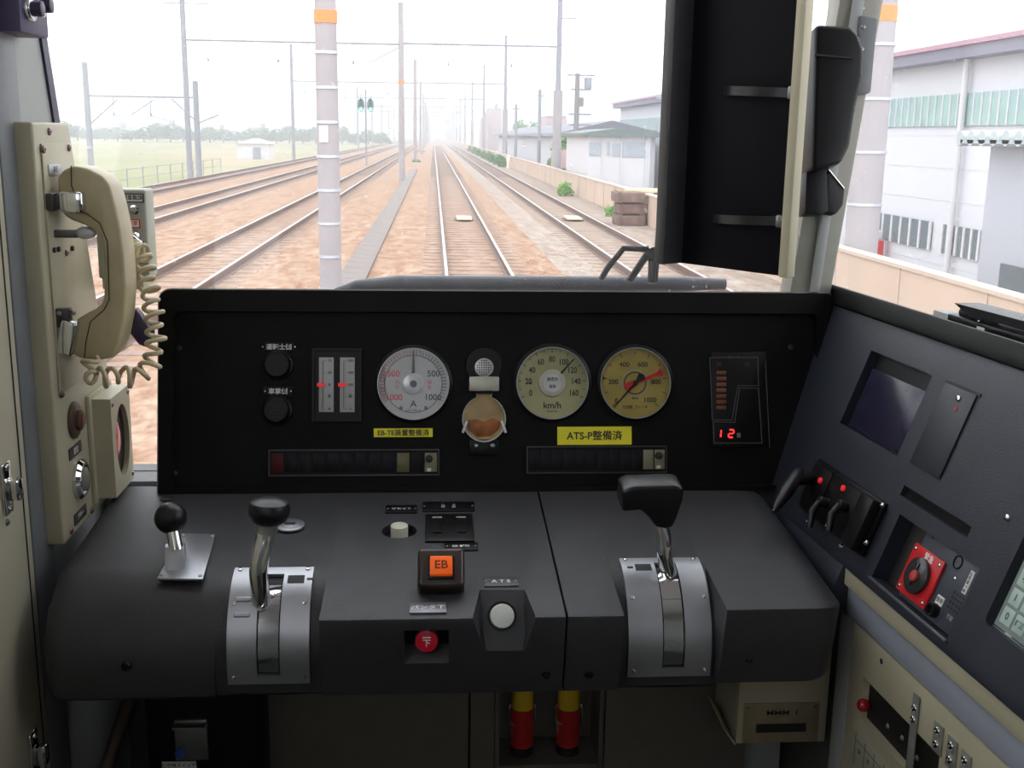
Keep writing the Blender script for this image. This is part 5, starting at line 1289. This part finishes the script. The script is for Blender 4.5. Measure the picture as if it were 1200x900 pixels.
block(108, 150, 150, 420, 'grey block on the far left skyline', GR, 8); block(180, 205, 147, 430, 'grey block on the left skyline behind the tall left post', GR, 6)
block(245, 262, 153, 400, 'small grey block on the left skyline, right of the low gantry', GR, 4); block(290, 312, 151, 410, 'pale block on the left skyline before the second gantry post', LG, 5)
# tall white building of the factory row (front windscreen)
YQ = 78; a = aY(723, 130, YQ); 
# utility pole
a = aY(677, 86, 66); b0_ = aY(677, 205, 66)
t = thing('utility_pole', 'dark utility pole with a transformer and cross arms right of the gantry post', 'utility pole', T(a.x, 66, -3.2)); H_ = a.z+3.2
MB().lathe([(0, 0), (.2, 0), (.13, H_), (0, H_+.01)], seg=14).build('pole', mat('pole_grey_dark', (.22, .22, .22), .8), t)
MB().cyl((.62, -.0, H_-.85), .22, .62, seg=14).build('transformer', M_galv, t)
m = MB()
for k_, (dz, w_) in enumerate(((-.1, 1.6), (-.9, 1.2), (-2.3, 1.3), (-2.9, 1.3))): m.box((.2, 0, H_+dz), (w_, .08, .07))
m.box((.25, 0, H_-1.6), (.25, .2, .5)); m.build('cross_arm', mat('pole_grey_dark', (.2, .2, .2), .8), t)
for px, py, y, lab in ((605, 122, 98, 'thin pole standing before the long shed, left of centre'), (633, 105, 78, 'thin pole with rungs standing before the long shed, nearer the right gantry post')):
    a = aY(px, py, y); t = thing('thin_pole', lab, 'pole', T(a.x, y, ZG)); H_ = a.z-ZG
    MB().lathe([(0, 0), (.13, 0), (.10, H_), (0, H_)], seg=10).build('pole', M_post2, t); MB().box((0, 0, H_-.4), (.7, .06, .06)).build('cross_arm', M_galv, t)
a = aY(777, 107, 52); t = thing('lamp_pole', 'thin lamp pole rising in front of the hall beside the shade board', 'lamp pole', T(a.x, 52, -3.2)); H_ = a.z+3.2
MB().cyl((0, 0, 0), .07, H_, seg=10).build('pole', M_galv, t); MB().box((-.15, 0, H_-.3), (.35, .2, .2), .03).build('lamp_head', M_galv, t)
# white post & sign by the wall
a = aY(596, 190, 88); t = thing('marker_post', 'short cream marker post in the grass strip by the long shed', 'post', T(a.x, 88, ZG)); MB().cyl((0, 0, 0), .14, 1.0, bev=.03).build('post', mat('cream_post', (.7, .68, .5), .6), t); MB().box((0, -.1, .75), (.2, .1, .25), .01).build('plate', M_white, t)
a = aY(661, 182, 62); t = thing('sign_board', 'small white and rose sign board behind the boundary wall', 'sign', T(a.x, 62, -3.2))
for s in (-.5, .5): MB().cyl((s, 0, 0), .05, a.z+3.2, seg=8).build('leg', M_galv, t)
MB().box((0, -.05, a.z+3.2-.2), (1.4, .06, 1.0)).build('board', mat('sign_rose', (.6, .42, .42), .6), t)
# pile of old sleepers by the wall
a = aX(737, 246, 5.72); t0 = a.y
for k_, (dx, dy, dz, lab) in enumerate(((0, 0, 0, 'lowest dark timber block of the pile by the boundary wall'), (.05, .1, .33, 'middle dark timber block of the pile by the boundary wall'), (-.05, 0, .66, 'topmost rusty timber block of the pile by the boundary wall'))):
    t = thing('timber_block', lab, 'timber', T(a.x+dx, t0+dy, ZG+dz), 'stacked timbers by the wall')
    for s in (-1, 1): MB().box((0, s*.26, .15), (.85, .4, .28), .02).build('timber', mat('timber_dark_brown', (.20, .13, .11), .9, vary=.3, vs=6), t)
    MB().box((-.3, 0, .15), (.05, .98, .33)).build('iron_band', M_rail, t)
a = aY(762, 213, t0+.6); t = thing('pipe_beam', 'cream beam lying across the boundary wall beside the timber pile', 'beam', T(a.x, t0+.6, 0))
MB().box((0, 0, -.34), (1.5, .22, .12), .02).build('beam', mat('beam_cream', (.7, .62, .42), .6), t); MB().box((.55, 0, -.34), (.25, .3, .2), .02).build('end_cap', M_rail, t)
# wiper and nose
F_o = F_panel @ T(0, 0, -.13)
def O_(px, py): return (*loc(F_o, px, py), 0)
t = thing('windscreen_wiper', 'black folded wiper arms outside at the lower right of the windscreen', 'wiper', F_o)
m = MB(); m.tube([O_(704, 328), O_(712, 314), O_(731, 291), O_(760, 292)], .0042, seg=8); m.build('outer_arm', M_black, t)
m = MB(); m.tube([O_(737, 330), O_(757, 300), O_(764, 294)], .0050, seg=8); m.build('inner_arm', M_black, t)
m = MB(); m.cyl((O_(765, 298)[0], O_(765, 298)[1], -.01), .009, .02, bev=.002).tube([O_(765, 298), O_(764, 332)], .006, seg=8); m.build('pivot', M_black, t)
m = MB(); m.tube([O_(776, 215), O_(771, 262), O_(766, 326)], .0022, seg=8).tube([O_(779, 230), O_(775, 275), O_(769, 330)], .0018, seg=6)
for k_ in range(5): a = O_(777-k_*2.2, 235+k_*20); b_ = O_(772-k_*1.6, 238+k_*20); m.tube([a, b_], .0012, seg=5)
m.build('blade', M_rubber, t)
pa, pb = aY(418, 331, 1.56), aY(850, 333, 1.56)
o = MB().tube([pa+Vector((-.03, 0, -.012)), pa+Vector((0, 0, -.004)), pa+Vector((.06, 0, 0)), pb-Vector((.06, 0, 0)), pb], [.004, .008, .0108, .0108, .008], seg=14).build('nose_rail', mat('nose_rail_grey', (.09, .095, .11), .4)); tag(o, 'dark grey round rail outside along the foot of the windscreen', 'rail')
o = MB().box((.05, 1.66, .15), (1.1, .32, .80), .05, seg=4).build('train_nose', mat('nose_dark', (.05, .05, .055), .5)); tag(o, 'dark front nose of the train below the windscreen', 'train front')
# plants
def plant(name, lab, cat, M, rx, rz, n, sz, cols, grp=None, trunk=0, seed=0):
    rnd = random.Random(seed); t = thing(name, lab, cat, M, grp); m = MB(); vs = []; fs = []
    for i in range(n):
        u = rnd.random()**.45; th = rnd.uniform(0, 6.283); ph = rnd.uniform(-.25, 1); k_ = .75+.25*math.sin(3*th+seed)*math.cos(4*ph)
        c = Vector((rx*u*math.cos(th)*math.sqrt(max(0, 1-ph*ph))*k_, rx*u*math.sin(th)*math.sqrt(max(0, 1-ph*ph))*k_, trunk+rz*.2+rz*.8*ph*u*k_))
        a = Vector([rnd.gauss(0, 1) for _ in range(3)]).normalized()*sz; b = a.cross(Vector([rnd.gauss(0, 1) for _ in range(3)])).normalized()*sz*.55
        o_ = len(vs); vs += [c-a, c+b, c+a, c-b]; fs.append((o_, o_+1, o_+2, o_+3))
    me = bpy.data.meshes.new('foliage'); me.from_pydata([tuple(v) for v in vs], [], fs); me.materials.append(cols)
    o = bpy.data.objects.new('foliage', me); COL.objects.link(o); o.parent = t
    if trunk: MB().tube([(0, 0, -.1), (0, 0, trunk+rz*.5)], [.14*rx/2, .05*rx/2], seg=7).build('trunk', mat('bark', (.18, .13, .10), .9), t)
    else: MB().tube([(0, 0, -.05), (.02, 0, rz*.6)], .03, seg=5).build('stem', mat('bark', (.18, .13, .10), .9), t)
    return t
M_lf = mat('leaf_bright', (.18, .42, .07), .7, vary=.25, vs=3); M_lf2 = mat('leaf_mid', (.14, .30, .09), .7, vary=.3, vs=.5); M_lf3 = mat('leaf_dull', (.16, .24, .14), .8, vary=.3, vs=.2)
a = aX(662, 223, 5.65); plant('bush', 'bright green bush on the gravel before the boundary wall, larger one', 'bush', T(a.x, a.y, ZG), .42, .7, 900, .06, M_lf, seed=1)
a = aX(717, 248, 5.78); plant('bush', 'small green bush beside the timber pile', 'bush', T(a.x, a.y, ZG), .34, .42, 500, .04, M_lf, seed=2)
for i, (x, y, rx) in enumerate(((5.6, 92, .42), (5.6, 99, .42), (5.6, 107, .42), (5.6, 116, .42), (5.6, 127, .42), (5.6, 140, .42), (5.6, 156, .42), (5.6, 176, .42))):
    plant('bush', 'green bush in the overgrown row along the right hand track before the long shed', 'bush', T(x, y, ZG), rx, 1.0+.02*i, 500, .12, M_lf2, 'bushes along the right hand track', seed=10+i)
for px, yy, py, rx, lab in ((622, 172, 137, 3.6, 'green tree crown rising above the long shed roof'), (668, 70, 150, 1.6, 'green tree behind the utility pole, its left part'), (690, 70, 152, 1.6, 'green tree behind the utility pole, on its right')):
    a = aY(px, py, yy); H_ = a.z+3.2; plant('tree', lab, 'tree', T(a.x, yy+ (14 if yy > 100 else 0), -3.2), rx, H_*.6, 2200, .20 if yy < 100 else .32, M_lf2, trunk=H_*.40, seed=30+px)
p_ = aX(670, 200, 9); plant('bush', 'dark green shrub at the foot of the utility pole', 'bush', T(8.6, 62.5, -3.2), .9, 3.2, 900, .14, M_lf3, seed=55)
base = None
rnd = random.Random(5)
for i in range(26):
    px = 60+i*15.5; y = 285+rnd.uniform(-25, 40); y = 278 if i % 2 else 296; x = aY(px, 160, y).x; s_ = rnd.uniform(.75, 1.0)
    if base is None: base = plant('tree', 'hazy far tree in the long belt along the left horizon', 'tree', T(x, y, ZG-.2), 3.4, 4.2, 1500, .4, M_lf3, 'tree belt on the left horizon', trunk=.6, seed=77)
    else: dup(base, T(x, y, ZG-.2) @ RZ(rnd.uniform(0, 360)) @ SC(s_, s_, s_*rnd.uniform(.7, 1.05)))
# grass verge patches left of own track, and field fence, white shed
for i, (px, py, rx) in enumerate(((562-420+0+340, 178, .9), (478, 190, .5))):
    a = aZ(px+10, py, ZG); plant('grass_tuft', ('larger' if i == 0 else 'smaller')+' green weed clump in the ballast between the middle posts', 'weed', T(a.x, a.y, ZG), rx, .22, 300, .10, M_lf2, seed=90+i)
a = aZ(300, 185, ZG-.25); zt = aY(300, 168, 85).z
t = thing('white_hut', 'low white hut in the field at the left', 'building', T(aY(300, 180, 120).x, 120, ZG-.25))
MB().box((0, 0, .8), (3.2, 4, 1.6)).build('walls', M_white2, t); MB().prism([(-1.8, 1.55), (1.8, 1.55), (0, 2.1)], -2.2, 2.2, M=frame((0, 0, 0), (1, 0, 0), (0, 0, 1))).build('roof', M_lav, t); MB().box((.4, -2.02, .6), (.8, .06, 1.2)).build('door', M_galv, t)
# low hedge strip
t = thing('field_rail', 'thin rail fence at the edge of the field on the left', 'fence', T(-14.6, 0, ZG-.25))
for i in range(14): MB().cyl((0, 40+3*i, 0), .03, .95, seg=6).build('post', M_galv, t)
m = MB()
for z in (.45, .9): m.tube([(0, 40, z), (0, 79, z)], .018, seg=5)
m.build('rails', M_galv, t)
# haze over the far distance
if HAZE:
    hm = bpy.data.materials.new('summer_haze'); hm.use_nodes = True; N = hm.node_tree.nodes; N.remove(N['Principled BSDF'])
    vs_ = N.new('ShaderNodeVolumeScatter'); vs_.inputs['Density'].default_value = HAZE; vs_.inputs['Color'].default_value = (.97, .98, 1, 1); vs_.inputs['Anisotropy'].default_value = .2
    hm.node_tree.links.new(vs_.outputs[0], N['Material Output'].inputs['Volume'])
    o = MB().box((0, 705, 12), (1600, 1370, 34)).build('summer_haze', hm); tag(o, 'thin white summer haze over the far tracks and horizon', 'haze', kind='stuff')
# tidy: everything that is a mesh without a parent and without a kind keeps its label
bpy.context.view_layer.update()
# every screw, plug and bolt is a part of its own
def split_loose(o, name):
    bm = bmesh.new(); bm.from_mesh(o.data); seen = set(); groups = []
    for v in bm.verts:
        if v.index in seen: continue
        st = [v]; g = set()
        while st:
            q_ = st.pop()
            if q_.index in g: continue
            g.add(q_.index)
            for e in q_.link_edges: st.append(e.other_vert(q_))
        seen |= g; groups.append(g)
    if len(groups) > 1:
        for g in groups:
            b = bm.copy(); b.verts.ensure_lookup_table()
            bmesh.ops.delete(b, geom=[v for v in b.verts if v.index not in g], context='VERTS')
            me = bpy.data.meshes.new(name); b.to_mesh(me); b.free()
            for mt in o.data.materials: me.materials.append(mt)
            n_ = bpy.data.objects.new(name, me); COL.objects.link(n_); n_.parent = o.parent; n_.matrix_parent_inverse = o.matrix_parent_inverse.copy(); n_.matrix_basis = o.matrix_basis.copy()
        bpy.data.objects.remove(o)
    else: o.name = name
    bm.free()
for o in list(bpy.data.objects):
    nm = o.name.split('.')[0]
    if o.type == 'MESH' and nm in ('screws', 'inner_screws', 'plug', 'collar', 'cap_relief'): split_loose(o, {'screws': 'screw', 'inner_screws': 'inner_screw', 'cap_relief': 'cap_rib'}.get(nm, nm))
bpy.context.view_layer.update()
